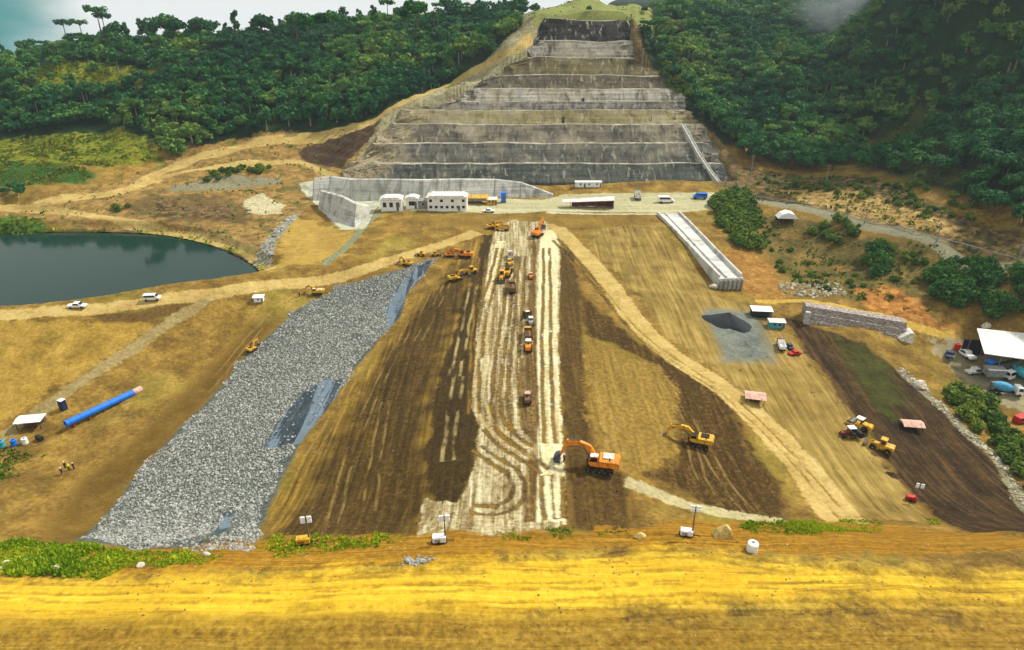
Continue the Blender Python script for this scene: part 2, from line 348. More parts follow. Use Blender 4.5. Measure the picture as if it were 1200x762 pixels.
def axis(parts):
    out = []
    for a, b, s in parts: out += list(np.arange(a, b, s))
    return np.array(out)
def grow(a, b, s0, k):
    v = [a]; s = s0
    while v[-1] < b: v.append(v[-1] + s); s *= k
    return np.array(v)
gx = np.concatenate([-grow(420, 2600, 8, 1.3)[::-1], axis([(-412, -180, 4), (-180, -62, 1.0), (-62, 78, .42), (78, 190, 1.0), (190, 412, 4)]), grow(412, 2600, 8, 1.3)])
gy = np.concatenate([-grow(60, 700, 8, 1.4)[::-1], axis([(-55, 55, 5), (55, 205, .42), (205, 330, .8), (330, 560, 2.5), (560, 700, 10)]), grow(700, 3200, 15, 1.3)])
GX, GY = np.meshgrid(gx, gy)
X = GX.ravel(); Y = GY.ravel()
HH = H(X, Y)
nx, ny = len(gx), len(gy)
ix = np.arange(nx - 1); iy = np.arange(ny - 1)
I0 = (iy[:, None] * nx + ix[None]).ravel()
QUADS = np.stack([I0, I0 + 1, I0 + 1 + nx, I0 + nx], 1)
attrs = {k: sdf(X, Y, v) for k, v in Z.items()}
def tracks_field(lines):
    d = np.full(X.shape, 6.0)
    for l in lines:
        k = (X > l[:, 0].min() - 5) & (X < l[:, 0].max() + 5) & (Y > l[:, 1].min() - 5) & (Y < l[:, 1].max() + 5)
        q = seg_dist(X[k], Y[k], l, False)
        for p, o in ((l[0], l[1]), (l[-1], l[-2])):              # open ends: no rut turns round the tip
            q = np.where(((X[k] - p[0]) * (p[0] - o[0]) + (Y[k] - p[1]) * (p[1] - o[1]) > 0) & (np.hypot(X[k] - p[0], Y[k] - p[1]) < 4), 6, q)
        d[k] = np.minimum(d[k], q)
    return np.clip(d, 0, 6)
attrs['tr_l'] = tracks_field(TR_L); attrs['tr_d'] = tracks_field(TR_D); attrs['tr_f'] = tracks_field(TR_F)
HH = HH - .10 * np.exp(-((attrs['tr_l'] - 1.05) / .35) ** 2) - .14 * np.exp(-((attrs['tr_d'] - 1.05) / .4) ** 2)
# smooth normals of the whole sheet, shared by the pieces cut out of it
Hg = HH.reshape(ny, nx)
dzdx = np.gradient(Hg, gx, axis=1); dzdy = np.gradient(Hg, gy, axis=0)
NRM = np.stack([-dzdx, -dzdy, np.ones_like(Hg)], -1); NRM /= np.linalg.norm(NRM, axis=-1, keepdims=True); NRM = NRM.reshape(-1, 3)
hillmask = sstep(9, 24, hbase(X, Y)) * sstep(240, 290, Y + np.abs(X) * .3)
for zc in ('hilltop', 'flank_w', 'flank_e', 'cut_nw', 'brown_ne', 'up_road2', 'up_road', 'platform'):
    hillmask = np.where(attrs[zc] > 0, 0, hillmask)
attrs['hill'] = hillmask

def mesh_np(name, verts, faces_flat, sizes, mats, parent=None, smooth=False):
    me = bpy.data.meshes.new(name)
    me.vertices.add(len(verts)); me.vertices.foreach_set('co', np.ascontiguousarray(verts, dtype=np.float32).ravel())
    me.loops.add(len(faces_flat)); me.loops.foreach_set('vertex_index', np.ascontiguousarray(faces_flat, dtype=np.int32))
    me.polygons.add(len(sizes)); st = np.concatenate([[0], np.cumsum(sizes)[:-1]]).astype(np.int32)
    me.polygons.foreach_set('loop_start', st); me.polygons.foreach_set('loop_total', np.asarray(sizes, dtype=np.int32))
    me.polygons.foreach_set('use_smooth', np.full(len(sizes), smooth))
    me.update(calc_edges=True)
    for m in (mats if isinstance(mats, (list, tuple)) else [mats]): me.materials.append(m)
    o = bpy.data.objects.new(name, me); COL.objects.link(o)
    if parent: o.parent = parent
    return o

# ------------------------------------------------------------------ ground material
def ground_mat(tagname, zs):
    g = NT('site_ground_' + tagname)
    nF = g.noise(1.1, 6, .65); nM = g.noise(.16, 5, .6); nB = g.noise(.035, 4, .55)
    sY = g.noise(1.0, 5, .6, g.coord((1.1, .045, .3)), .25)           # compaction streaks along the dam axis
    sY2 = g.noise(1.0, 4, .6, g.coord((.33, .02, .3)), .3)
    sX = g.noise(1.0, 5, .6, g.coord((.03, 1.1, .3)), .3)             # wheel streaks along the near road
    sX3 = g.noise(1.0, 5, .65, g.coord((.045, 2.6, .3)), .35)
    sX2 = g.noise(1.0, 5, .6, g.coord((.02, .3, .3)), .6)
    sV = g.noise(1.0, 5, .6, g.coord((.35, .35, .9)), .4)
    speck = g.noise(3.2, 3, .7); nW = g.noise(.11, 3, .5, g.coord((1, 1, 1), (0, 0, 1.1))); nQ = g.noise(.23, 4, .6, g.coord((1, .5, 1), (0, 0, .4)))
    def A_(n): return g.attr(n).outputs['Fac']
    edge = g.math('ADD', g.math('MULTIPLY', g.math('SUBTRACT', nM, .5), 12.0), g.math('MULTIPLY', g.math('SUBTRACT', nF, .5), 4.5))
    edge_s = g.math('ADD', g.math('MULTIPLY', g.math('SUBTRACT', nM, .5), 4.5), g.math('MULTIPLY', g.math('SUBTRACT', nF, .5), 2.6))
    def ramp(f, *cols, lo=.32, hi=.68):
        o = g.n('ShaderNodeValToRGB'); g.put(o.inputs[0], f)
        e = o.color_ramp.elements
        while len(e) < len(cols): e.new(.5)
        for i, c in enumerate(cols):
            e[i].position = lo + (hi - lo) * i / (len(cols) - 1); e[i].color = lin(c)
        return o.outputs[0]
    def zone(prev, name, col, w=.5, rough=1.0, soft=False, amount=1.0, e=None):
        if name not in zs: return prev
        a = g.math('ADD', A_('z_' + name), g.math('MULTIPLY', edge_s if soft else edge, rough))
        f = g.step(a, -w, w)
        if amount < 1: f = g.math('MULTIPLY', f, amount)
        if e is not None: f = g.math('MULTIPLY', f, e)
        return g.mix(f, prev, col)
    tanmix = g.math('ADD', g.math('MULTIPLY', nM, .55), g.math('MULTIPLY', nF, .45))
    c = ramp(tanmix, (70, 54, 26), (126, 96, 44), (176, 140, 70))
    c = g.mix(g.step(nB, .5, .62), c, ramp(tanmix, (88, 74, 32), (132, 110, 48), (172, 144, 76)))
    # wooded and grassy hillside
    if 'hill' in zs: c = g.mix(g.step(g.math('ADD', A_('z_hill'), g.math('MULTIPLY', g.math('SUBTRACT', nF, .5), .5)), .2, .5), c, ramp(g.math('ADD', g.math('MULTIPLY', nM, .5), g.math('MULTIPLY', nF, .5)), (10, 22, 12), (22, 44, 20), (48, 68, 26)))
    c = zone(c, 'mixed_e', ramp(tanmix, (46, 54, 22), (96, 80, 40), (156, 118, 62)), 2, 1)
    c = zone(c, 'cut_nw', ramp(g.math('ADD', g.math('MULTIPLY', sV, .6), g.math('MULTIPLY', nF, .4)), (84, 62, 38), (140, 108, 62), (182, 142, 84)), .8, 1)
    if 'cut_nw' in zs: c = g.mix(g.math('MULTIPLY', g.step(A_('z_cut_nw'), -1, 1), g.step(nM, .52, .6)), c, ramp(nF, (70, 74, 36), (128, 104, 58)))
    c = zone(c, 'brown_ne', ramp(sV, (38, 36, 22), (84, 68, 40), (138, 108, 62)), 1, 1)
    c = zone(c, 'dark_nw', ramp(sV, (58, 42, 34), (88, 66, 50)), .8, .6)
    c = zone(c, 'flank_w', ramp(g.math('ADD', g.math('MULTIPLY', sV, .5), g.math('MULTIPLY', nF, .5)), (92, 82, 64), (146, 134, 108), (190, 176, 144)), 1.2, 1)
    c = zone(c, 'flank_e', ramp(g.math('ADD', g.math('MULTIPLY', sV, .5), g.math('MULTIPLY', nF, .5)), (56, 46, 32), (106, 84, 56), (150, 122, 84)), 1.2, 1)
    c = zone(c, 'scrub', ramp(nF, (64, 56, 34), (120, 96, 60)), 2, 1.5, amount=.8)
    c = zone(c, 'grey_a', ramp(nF, (96, 88, 72), (152, 142, 120)), .8, .8)
    c = zone(c, 'white_a', ramp(nF, (150, 134, 102), (206, 194, 166)), .8, .8)
    c = zone(c, 'dark_bank', ramp(sV, (52, 40, 26), (96, 74, 48), (140, 110, 72)), .8, .8)
    c = zone(c, 'tan_bank', ramp(g.math('ADD', g.math('MULTIPLY', sV, .5), g.math('MULTIPLY', nF, .5)), (138, 108, 50), (184, 150, 78)), 1.5, 1)
    c = zone(c, 'bank_up', ramp(sV, (112, 86, 48), (166, 130, 78), (196, 164, 108)), 1.2, 1, amount=.85)
    c = zone(c, 'orange_b', ramp(sV, (104, 66, 30), (154, 100, 46), (190, 138, 72)), 1.2, 1)
    c = zone(c, 'bank_road', ramp(nF, (160, 124, 56), (204, 166, 84)), .5, .5, True)
    c = zone(c, 'hilltop', ramp(nF, (96, 104, 52), (150, 146, 88)), 1, 1)
    c = zone(c, 'shore', ramp(nF, (58, 48, 28), (112, 92, 56)), .8, .8)
    c = zone(c, 'orange_e', ramp(g.math('ADD', g.math('MULTIPLY', sV, .5), g.math('MULTIPLY', nF, .5)), (96, 66, 30), (146, 102, 50), (186, 140, 76)), 1.5, 1)
    c = zone(c, 'grass_c', ramp(tanmix, (26, 40, 16), (58, 66, 24), (92, 84, 36)), 2, 1.6)
    for zn in ('grass_a', 'grass_b'):
        c = zone(c, zn, ramp(tanmix, (52, 74, 20), (110, 112, 26), (148, 134, 42)), 2, 1.6)
    c = zone(c, 'green_nw', ramp(tanmix, (28, 58, 22), (58, 96, 34)), 1.5, 1.5)
    c = zone(c, 'green_lake', ramp(tanmix, (42, 74, 26), (92, 118, 40)), 1.5, 1)
    # fields west of the rock slope
    c = zone(c, 'field_w', ramp(g.math('ADD', g.math('MULTIPLY', nM, .5), g.math('MULTIPLY', nF, .5)), (100, 78, 34), (150, 118, 52), (186, 150, 76)), .8, .8)
    c = zone(c, 'brown_sw', ramp(tanmix, (74, 54, 22), (116, 88, 36)), 2.5, 1.3, amount=.9)
    c = zone(c, 'bank_shadow', ramp(nF, (74, 56, 28), (116, 88, 44)), .6, .5)  # shadow of the lake bank, painted into the soil colour
    # dam shoulders
    c = zone(c, 'tan_e', ramp(g.math('ADD', g.math('MULTIPLY', nM, .4), g.math('MULTIPLY', sY, .6)), (84, 66, 34), (136, 110, 58), (176, 146, 86)), 1, 1)
    c = zone(c, 'brown_w', ramp(g.math('ADD', g.math('MULTIPLY', sY, .65), g.math('MULTIPLY', nF, .35)), (76, 56, 22), (120, 92, 38), (176, 138, 64)), 1.5, .8)
    c = zone(c, 'dark_w2', ramp(g.math('ADD', g.math('MULTIPLY', sY, .5), g.math('MULTIPLY', nF, .5)), (38, 27, 12), (66, 48, 22), (104, 78, 38)), 3, 1.2, amount=.92)
    c = zone(c, 'dark_w', ramp(g.math('ADD', g.math('MULTIPLY', sY, .4), g.math('MULTIPLY', nF, .6)), (36, 26, 12), (58, 43, 20), (82, 62, 30)), .7, .5)
    c = zone(c, 'brown_e', ramp(g.math('ADD', g.math('MULTIPLY', sY, .4), g.math('MULTIPLY', nF, .6)), (44, 30, 12), (70, 50, 22), (120, 90, 44)), 1.0, .9)
    c = zone(c, 'dark_e', ramp(g.math('ADD', g.math('MULTIPLY', sY, .4), g.math('MULTIPLY', nF, .6)), (52, 38, 18), (78, 58, 28), (112, 84, 42)), .8, .6)
    c = zone(c, 'olive_e', ramp(g.math('ADD', g.math('MULTIPLY', sY, .4), g.math('MULTIPLY', nF, .6)), (84, 64, 28), (128, 100, 46), (168, 134, 70)), 1, 1)
    c = zone(c, 'dark_far', ramp(g.math('ADD', g.math('MULTIPLY', sY, .5), g.math('MULTIPLY', tanmix, .5)), (24, 16, 9), (52, 37, 21), (92, 66, 38), lo=.36, hi=.62), 1, .8)
    c = zone(c, 'green_far', ramp(tanmix, (34, 36, 12), (72, 74, 26)), 3, 1.5, amount=.8)
    # clay core
    core = ramp(g.math('ADD', g.math('MULTIPLY', sY, .6), g.math('MULTIPLY', nF, .4)), (84, 66, 42), (138, 118, 86), (178, 160, 130), (206, 194, 170), lo=.36, hi=.62)
    c = zone(c, 'core', core, .25, .45, True)
    if 'core' in zs: c = g.mix(g.math('MULTIPLY', g.math('MULTIPLY', g.step(A_('z_core'), 0, 1), g.step(sY2, .52, .60)), .75), c, ramp(nF, (84, 62, 34), (140, 112, 70)))
    c = zone(c, 'pale', ramp(g.math('ADD', g.math('MULTIPLY', sY, .5), g.math('MULTIPLY', nF, .5)), (140, 116, 76), (204, 188, 152), (216, 204, 176), lo=.34, hi=.56), .3, .45, True)
    c = zone(c, 'pale2', ramp(nF, (160, 138, 100), (212, 198, 168), lo=.34, hi=.56), .3, .4, True)
    for zn in ('lane', 'lane2'):
        c = zone(c, zn, ramp(g.math('ADD', g.math('MULTIPLY', sY, .5), g.math('MULTIPLY', nF, .5)), (60, 44, 22), (96, 72, 40), (164, 132, 88)), .4, .6, True)
    # wheel ruts
    def ruts(prev, name, col, off=1.05, w=.34, amt=.85, q0=.40, q1=.56):
        if name not in zs: return prev
        d = g.math('ABSOLUTE', g.math('SUBTRACT', g.math('ADD', A_('z_' + name), g.math('MULTIPLY', g.math('SUBTRACT', nW, .5), 1.2)), off))
        d = g.math('ADD', d, g.math('MULTIPLY', g.math('SUBTRACT', nF, .5), .7))
        f = g.math('MULTIPLY', g.math('SUBTRACT', 1.0, g.step(d, w * .4, w * 1.7)), g.step(nQ, q0, q1))
        return g.mix(g.math('MULTIPLY', f, amt), prev, col)
    c = ruts(c, 'tr_d', ramp(nF, (52, 38, 20), (92, 68, 38)), w=.5, amt=.92, q0=.28, q1=.42)
    c = ruts(c, 'tr_f', ramp(nF, (126, 98, 52), (176, 146, 92)), w=.26, amt=.5)
    c = ruts(c, 'tr_l', ramp(nF, (160, 132, 84), (208, 184, 136)), w=.36, amt=.6)
    # earth roads
    road = ramp(g.math('ADD', g.math('MULTIPLY', nM, .45), g.math('MULTIPLY', nF, .55)), (140, 110, 62), (178, 148, 92), (198, 172, 120))
    for zn in ('haul', 'lake_road', 'up_road', 'up_road2', 'rim_road', 'mid_road'):
        c = zone(c, zn, road, .5, .5, True)
    c = ruts(c, 'tr_d', ramp(nF, (104, 78, 40), (150, 118, 66)), w=.3, amt=.5)
    c = zone(c, 'path_se', ramp(nF, (150, 136, 104), (188, 172, 136)), .4, .5, True)
    c = zone(c, 'grey_path', ramp(nF, (120, 100, 66), (164, 142, 100)), .5, .6, True)
    c = zone(c, 'stone_line', ramp(nF, (96, 88, 70), (160, 148, 122)), .4, .5, True)
    c = zone(c, 'drain', ramp(nF, (96, 104, 84), (140, 140, 118)), .3, .3, True)
    c = zone(c, 'slab', ramp(g.math('ADD', g.math('MULTIPLY', sV, .6), g.math('MULTIPLY', nF, .4)), (126, 120, 104), (176, 172, 158), (200, 197, 184)), .4, .5, True)
    c = zone(c, 'bench_stone', ramp(nF, (100, 92, 80), (168, 158, 140)), .4, .8, True)
    c = zone(c, 'lip', ramp(g.math('ADD', g.math('MULTIPLY', nM, .5), g.math('MULTIPLY', nF, .5)), (96, 72, 34), (148, 116, 54)), .5, .7, True)
    c = zone(c, 'platform', ramp(g.math('ADD', g.math('MULTIPLY', sX2, .5), g.math('MULTIPLY', nF, .5)), (128, 116, 84), (176, 166, 136), (192, 184, 160)), .5, .6, True)
    c = zone(c, 'berm', ramp(nF, (168, 158, 132), (204, 198, 180)), .3, .3, True)
    c = zone(c, 'east_road', ramp(nF, (116, 108, 92), (150, 142, 122)), .4, .3, True)
    c = zone(c, 'plant_yard', ramp(tanmix, (112, 100, 80), (164, 150, 122)), 1, 1)
    c = zone(c, 'gravel', ramp(g.math('ADD', g.math('MULTIPLY', nM, .5), g.math('MULTIPLY', nF, .5)), (66, 70, 72), (104, 106, 104), (130, 128, 118)), 2.4, 2.2, True)
    c = zone(c, 'riprap', ramp(nF, (46, 50, 52), (104, 108, 106)), .5, .7, True)
    fab = ramp(g.math('ADD', g.math('MULTIPLY', nM, .5), g.math('MULTIPLY', sY, .5)), (38, 44, 52), (58, 66, 78), (78, 88, 102))
    for zn in ('fabric', 'fabric2', 'fabric3'):
        c = zone(c, zn, g.mix(g.step(g.math('ADD', sY2, g.math('MULTIPLY', nF, .2)), .56, .64), fab, lin((108, 120, 140))), .2, .3, True)
    # near road
    c = zone(c, 'verge', ramp(g.math('ADD', g.math('MULTIPLY', nF, .4), g.math('MULTIPLY', sX3, .6)), (84, 58, 16), (142, 100, 28), (180, 134, 46)), 1, 1)
    yr = ramp(g.math('ADD', g.math('MULTIPLY', sX3, .28), g.math('ADD', g.math('MULTIPLY', sX, .42), g.math('MULTIPLY', nF, .3))), (152, 116, 26), (198, 152, 34), (216, 176, 52), (224, 192, 82), lo=.30, hi=.68)
    c = zone(c, 'yellow_road', yr, 3.6, .9, e=g.step(g.math('ADD', g.math('MULTIPLY', sX2, .5), g.math('MULTIPLY', sX, .5)), .3, .46))
    if tagname == 'near':
      low = g.step(g.math('ADD', g.math('MULTIPLY', edge, .9), g.math('SUBTRACT', 66.0, g.n('ShaderNodeSeparateXYZ').outputs[1])), -1.5, 2)
      sep = [n for n in g.t.nodes if n.bl_idname == 'ShaderNodeSeparateXYZ'][0]; g.t.links.new(g.coord(), sep.inputs[0])
      c = g.mix(g.math('MULTIPLY', low, .8), c, ramp(g.math('ADD', g.math('MULTIPLY', sX3, .4), g.math('MULTIPLY', nF, .6)), (88, 64, 22), (124, 92, 30), (152, 116, 42), (176, 142, 64), lo=.34, hi=.66))
    c = ruts(c, 'tr_d', ramp(nF, (112, 82, 24), (150, 112, 34)), w=.3, amt=.55)
    c = g.mix(g.math('MULTIPLY', g.step(g.noise(.055, 5, .62), .46, .62), .30), c, g.mix(1.0, c, (.62, .56, .46, 1), 'MULTIPLY'))
    # small stones and clods
    c = g.mix(g.math('MULTIPLY', g.step(speck, .62, .72), .5), c, g.mix(.5, c, (.55, .5, .4, 1)))
    c = g.mix(g.math('MULTIPLY', g.step(speck, .40, .30), .55), c, g.mix(.75, c, (.02, .015, .008, 1)))
    c = g.mix(1.0, c, (.95, 1.0, .86, 1), 'MULTIPLY')
    hgt = g.math('ADD', g.math('MULTIPLY', nF, .6), g.math('MULTIPLY', speck, .25))
    return g.finish(c, .95, hgt, .7, .35, spec=.1)

# ------------------------------------------------------------------ cut the sheet into named surfaces
qc = QUADS
cen = lambda a: a[qc].mean(1)
cy = cen(Y); cx = cen(X)
region = np.where(cy < 86, 0, np.where(cy < 245, np.where(cx < -32, 1, np.where(cx < 30, 2, 3)), np.where(cx < -10, 4, 5)))
M_GROUND = []
for ri, rn in enumerate(('near', 'west', 'middle', 'east', 'northwest', 'northeast')):
    vv = np.unique(qc[region == ri].ravel())
    zs = {k for k, v in attrs.items() if (v[vv].min() < 4.5 if k.startswith('tr_') else v[vv].max() > (.02 if k == 'hill' else -6.0))}
    M_GROUND.append(ground_mat(rn, zs)); print(rn, len(zs))
which = np.zeros(len(qc), int)
names = ['ground', 'hillside', 'dam_embankment', 'clay_core', 'dirt_road', 'haul_road', 'lake_shore_road', 'hill_track', 'paved_road', 'spillway_platform', 'lake_bed', 'gravel_yard']
which[cen(attrs['hill']) > .4] = 1
for zn in ('brown_w', 'brown_e', 'dark_e', 'olive_e', 'dark_w2'): which[cen(attrs[zn]) > 0] = 2
which[cen(attrs['core']) > 0] = 3
which[(cy < 83) & (cy > 40)] = 4
which[(cen(attrs['haul']) > 0) | (cen(attrs['path_se']) > 0)] = 5
which[(cen(attrs['lake_road']) > 0) | (cen(attrs['rim_road']) > 0)] = 6
for zn in ('up_road', 'up_road2', 'mid_road'): which[cen(attrs[zn]) > 0] = 7
which[cen(attrs['east_road']) > 0] = 8
which[cen(attrs['platform']) > 0] = 9
which[cen(HH) < -900] = 10
which[cen(sdf(X, Y, LAKE, 4)) > 0] = 10
which[cen(attrs['gravel']) > 0] = 11
for wi, nm in enumerate(names):
    q = qc[which == wi]
    if not len(q): continue
    used, inv = np.unique(q.ravel(), return_inverse=True)
    o = mesh_np(nm, np.stack([X, Y, HH], 1)[used], inv, np.full(len(q), 4), M_GROUND, smooth=True)
    me = o.data; me.polygons.foreach_set('material_index', region[which == wi].astype(np.int32))
    for k, v in attrs.items():
        if wi in (0, 1, 2) or True:
            a = me.attributes.new('z_' + k, 'FLOAT', 'POINT'); a.data.foreach_set('value', v[used].astype(np.float32))
    me.normals_split_custom_set_from_vertices(NRM[used].tolist())
    o['kind'] = 'structure'

# ------------------------------------------------------------------ lake
w = NT('lake_water')
wn = w.noise(.35, 3, .5, w.coord((1, 1.6, 1)))
M_WATER = w.finish(w.mix(w.noise(.02, 3), lin((14, 40, 34)), lin((28, 54, 44))), .06, wn, .06, .1, spec=.07)
zz = np.array([(p[0], p[1], LAKEZ) for p in LAKE])
ctr = np.array([[zz[:, 0].mean(), zz[:, 1].mean(), LAKEZ]])
big = ctr + (zz - ctr) * 1.02
n = len(big)
fl = []
for i in range(n): fl += [n, i, (i + 1) % n]
lake = mesh_np('lake_water', np.concatenate([big, ctr]), np.array(fl), np.full(n, 3), M_WATER)
lake['kind'] = 'structure'
# ------------------------------------------------------------------ object helpers
def tag(o, label=None, cat=None, group=None, kind=None):
    if label: o['label'] = label
    if cat: o['category'] = cat
    if group: o['group'] = group
    if kind: o['kind'] = kind
    return o
def thing(name, label, cat, loc=(0, 0, 0), rz=0.0, group=None, scale=1.0):
    o = bpy.data.objects.new(name, None); COL.objects.link(o); o.empty_display_size = .5
    o.location = loc; o.rotation_euler = (0, 0, rz); o.scale = (scale,) * 3
    return tag(o, label, cat, group)
def dup(root, loc, rz=0.0, label=None, group=None, scale=None, cat=None):
    r = root.copy(); COL.objects.link(r); r.location = loc; r.rotation_euler = (0, 0, rz)
    if scale: r.scale = (scale,) * 3
    tag(r, label, cat, group)
    for ch in list(root.children):
        k = ch.copy(); COL.objects.link(k); k.parent = r
        for gch in list(ch.children):
            d = gch.copy(); COL.objects.link(d); d.parent = k
    return r
def simple(name, col, rough=.6, var=.25, scale=1.5, metal=0.0, bump=.0, dirt=None, spec=.3):
    q = NT(name)
    f = q.noise(scale, 5, .6)
    cc = q.mix(q.step(f, .3, .7), tuple(v * (1 - var) for v in lin(col)[:3]) + (1,), tuple(min(1, v * (1 + var * .5)) for v in lin(col)[:3]) + (1,))
    if dirt:
        cc = q.mix(q.math('MULTIPLY', q.step(q.noise(scale * .8, 6, .7), .44, .64), .85), cc, lin(dirt))
    return q.finish(cc, rough, f if bump else None, bump, .05, metal, spec)
MT = {}
DUST = (120, 96, 60)
for nm, col, kw in (
    ('yellow', (226, 170, 20), dict(rough=.5, dirt=DUST)), ('orange', (242, 140, 14), dict(rough=.5, dirt=(130, 90, 50))), ('red', (186, 30, 28), dict(rough=.5)),
    ('white', (222, 220, 212), dict(rough=.6, var=.12, dirt=(168, 156, 134))), ('white_clean', (232, 231, 226), dict(rough=.6, var=.08)), ('dark', (30, 29, 28), dict(rough=.7)), ('steel', (92, 92, 92), dict(rough=.5, dirt=DUST)),
    ('rubber', (24, 23, 22), dict(rough=.9, dirt=(92, 74, 48))), ('glass', (22, 30, 38), dict(rough=.12, var=.1, spec=.6)), ('grey', (146, 146, 142), dict(rough=.8, dirt=(110, 104, 92))),
    ('concrete', (190, 188, 180), dict(rough=.9, bump=.3, dirt=(128, 124, 112))), ('blue', (26, 112, 212), dict(rough=.4, var=.12)), ('teal', (60, 160, 176), dict(rough=.6)), ('navy', (36, 44, 78), dict(rough=.6)),
    ('maroon', (120, 40, 48), dict(rough=.5)), ('rust', (132, 66, 40), dict(rough=.8)), ('roof_pink', (214, 168, 148), dict(rough=.8, dirt=(160, 120, 100))), ('wood', (110, 80, 48), dict(rough=.8)),
    ('skin', (140, 96, 70), dict(rough=.6)), ('cloth_blue', (48, 62, 92), dict(rough=.9)), ('cloth_dark', (40, 40, 44), dict(rough=.9)), ('hivis', (222, 214, 40), dict(rough=.8)), ('cloth_orange', (230, 90, 30), dict(rough=.8)),
    ('bark', (92, 80, 64), dict(rough=.95, bump=.5)), ('lampglass', (220, 226, 236), dict(rough=.2, var=.05)), ('earth_bucket', (60, 66, 84), dict(rough=.7, dirt=DUST)), ('tarp_blue', (70, 150, 190), dict(rough=.7))):
    MT[nm] = simple('mat_' + nm, col, **kw)

class MB:                                     # collects primitives and links them as one mesh
    def __init__(s): s.v = []; s.f = []; s.x = Matrix.Identity(4)
    def _add(s, vs, fs):
        b = len(s.v); s.v += [tuple(s.x @ Vector(p)) for p in vs]; s.f += [tuple(b + i for i in f) for f in fs]; return s
    def box(s, c, d, rz=0, ry=0, taper=1.0):
        m = Matrix.Translation(c) @ Matrix.Rotation(rz, 4, 'Z') @ Matrix.Rotation(ry, 4, 'Y')
        vs = []
        for z in (-1, 1):
            k = taper if z > 0 else 1
            for x, y in ((-1, -1), (1, -1), (1, 1), (-1, 1)): vs.append(m @ Vector((x * d[0] / 2 * k, y * d[1] / 2 * k, z * d[2] / 2)))
        return s._add(vs, [(3, 2, 1, 0), (4, 5, 6, 7), (0, 1, 5, 4), (1, 2, 6, 5), (2, 3, 7, 6), (3, 0, 4, 7)])
    def prism(s, pts, y0, y1):                # outline in the xz plane, anticlockwise seen from -y
        n = len(pts); vs = [(p[0], y0, p[1]) for p in pts] + [(p[0], y1, p[1]) for p in pts]
        return s._add(vs, [tuple(range(n)), tuple(range(2 * n - 1, n - 1, -1))] + [(i, i + n, (i + 1) % n + n, (i + 1) % n) for i in range(n)])
    def tube(s, p0, p1, r0, r1=None, n=12, cap=True):
        r1 = r0 if r1 is None else r1
        a = Vector(p0); b = Vector(p1); d = (b - a).normalized()
        u = d.orthogonal().normalized(); w = d.cross(u)
        vs = [a + (u * math.cos(2 * PI * i / n) + w * math.sin(2 * PI * i / n)) * r0 for i in range(n)] + [b + (u * math.cos(2 * PI * i / n) + w * math.sin(2 * PI * i / n)) * r1 for i in range(n)]
        fs = [(i, (i + 1) % n, (i + 1) % n + n, i + n) for i in range(n)]
        if cap: fs += [tuple(range(n - 1, -1, -1)), tuple(range(n, 2 * n))]
        return s._add(vs, fs)
    def ring(s, p0, p1, ro, ri, n=16):        # open pipe with wall thickness
        a = Vector(p0); b = Vector(p1); d = (b - a).normalized(); u = d.orthogonal().normalized(); w = d.cross(u)
        vs = []
        for p, r in ((a, ro), (b, ro), (b, ri), (a, ri)): vs += [p + (u * math.cos(2 * PI * i / n) + w * math.sin(2 * PI * i / n)) * r for i in range(n)]
        fs = []
        for k in range(4):
            for i in range(n): fs.append((k * n + i, k * n + (i + 1) % n, ((k + 1) % 4) * n + (i + 1) % n, ((k + 1) % 4) * n + i))
        return s._add(vs, fs)
    def lathe(s, prof, c=(0, 0, 0), n=16, axis='z'):
        vs = []; fs = []
        for r, z in prof:
            for i in range(n):
                a = 2 * PI * i / n; p = (r * math.cos(a), r * math.sin(a), z)
                if axis == 'x': p = (z, p[0], p[1])
                if axis == 'y': p = (p[0], z, p[1])
                vs.append((p[0] + c[0], p[1] + c[1], p[2] + c[2]))
        m = len(prof)
        for k in range(m - 1):
            for i in range(n): fs.append((k * n + i, k * n + (i + 1) % n, (k + 1) * n + (i + 1) % n, (k + 1) * n + i))
        fs += [tuple(range(n - 1, -1, -1)), tuple(range((m - 1) * n, m * n))]
        return s._add(vs, fs)
    def build(s, name, mat, parent=None, bevel=0.0, smooth=False, label=None):
        me = bpy.data.meshes.new(name); me.from_pydata(s.v, [], s.f); me.validate(); me.update()
        import bmesh
        bm = bmesh.new(); bm.from_mesh(me); bmesh.ops.recalc_face_normals(bm, faces=bm.faces); bm.to_mesh(me); bm.free()
        me.materials.append(mat)
        o = bpy.data.objects.new(name, me); COL.objects.link(o)
        if parent: o.parent = parent
        if smooth: me.shade_smooth() if hasattr(me, 'shade_smooth') else None
        if bevel:
            b = o.modifiers.new('bevel', 'BEVEL'); b.width = bevel; b.segments = 2; b.limit_method = 'ANGLE'
        if label: o['label'] = label
        return o
def G(px, py):                                # a point standing on the ground seen at this place in the photo
    x, y, z = hit(px, py, H); return Vector((x, y, H1(x, y)))

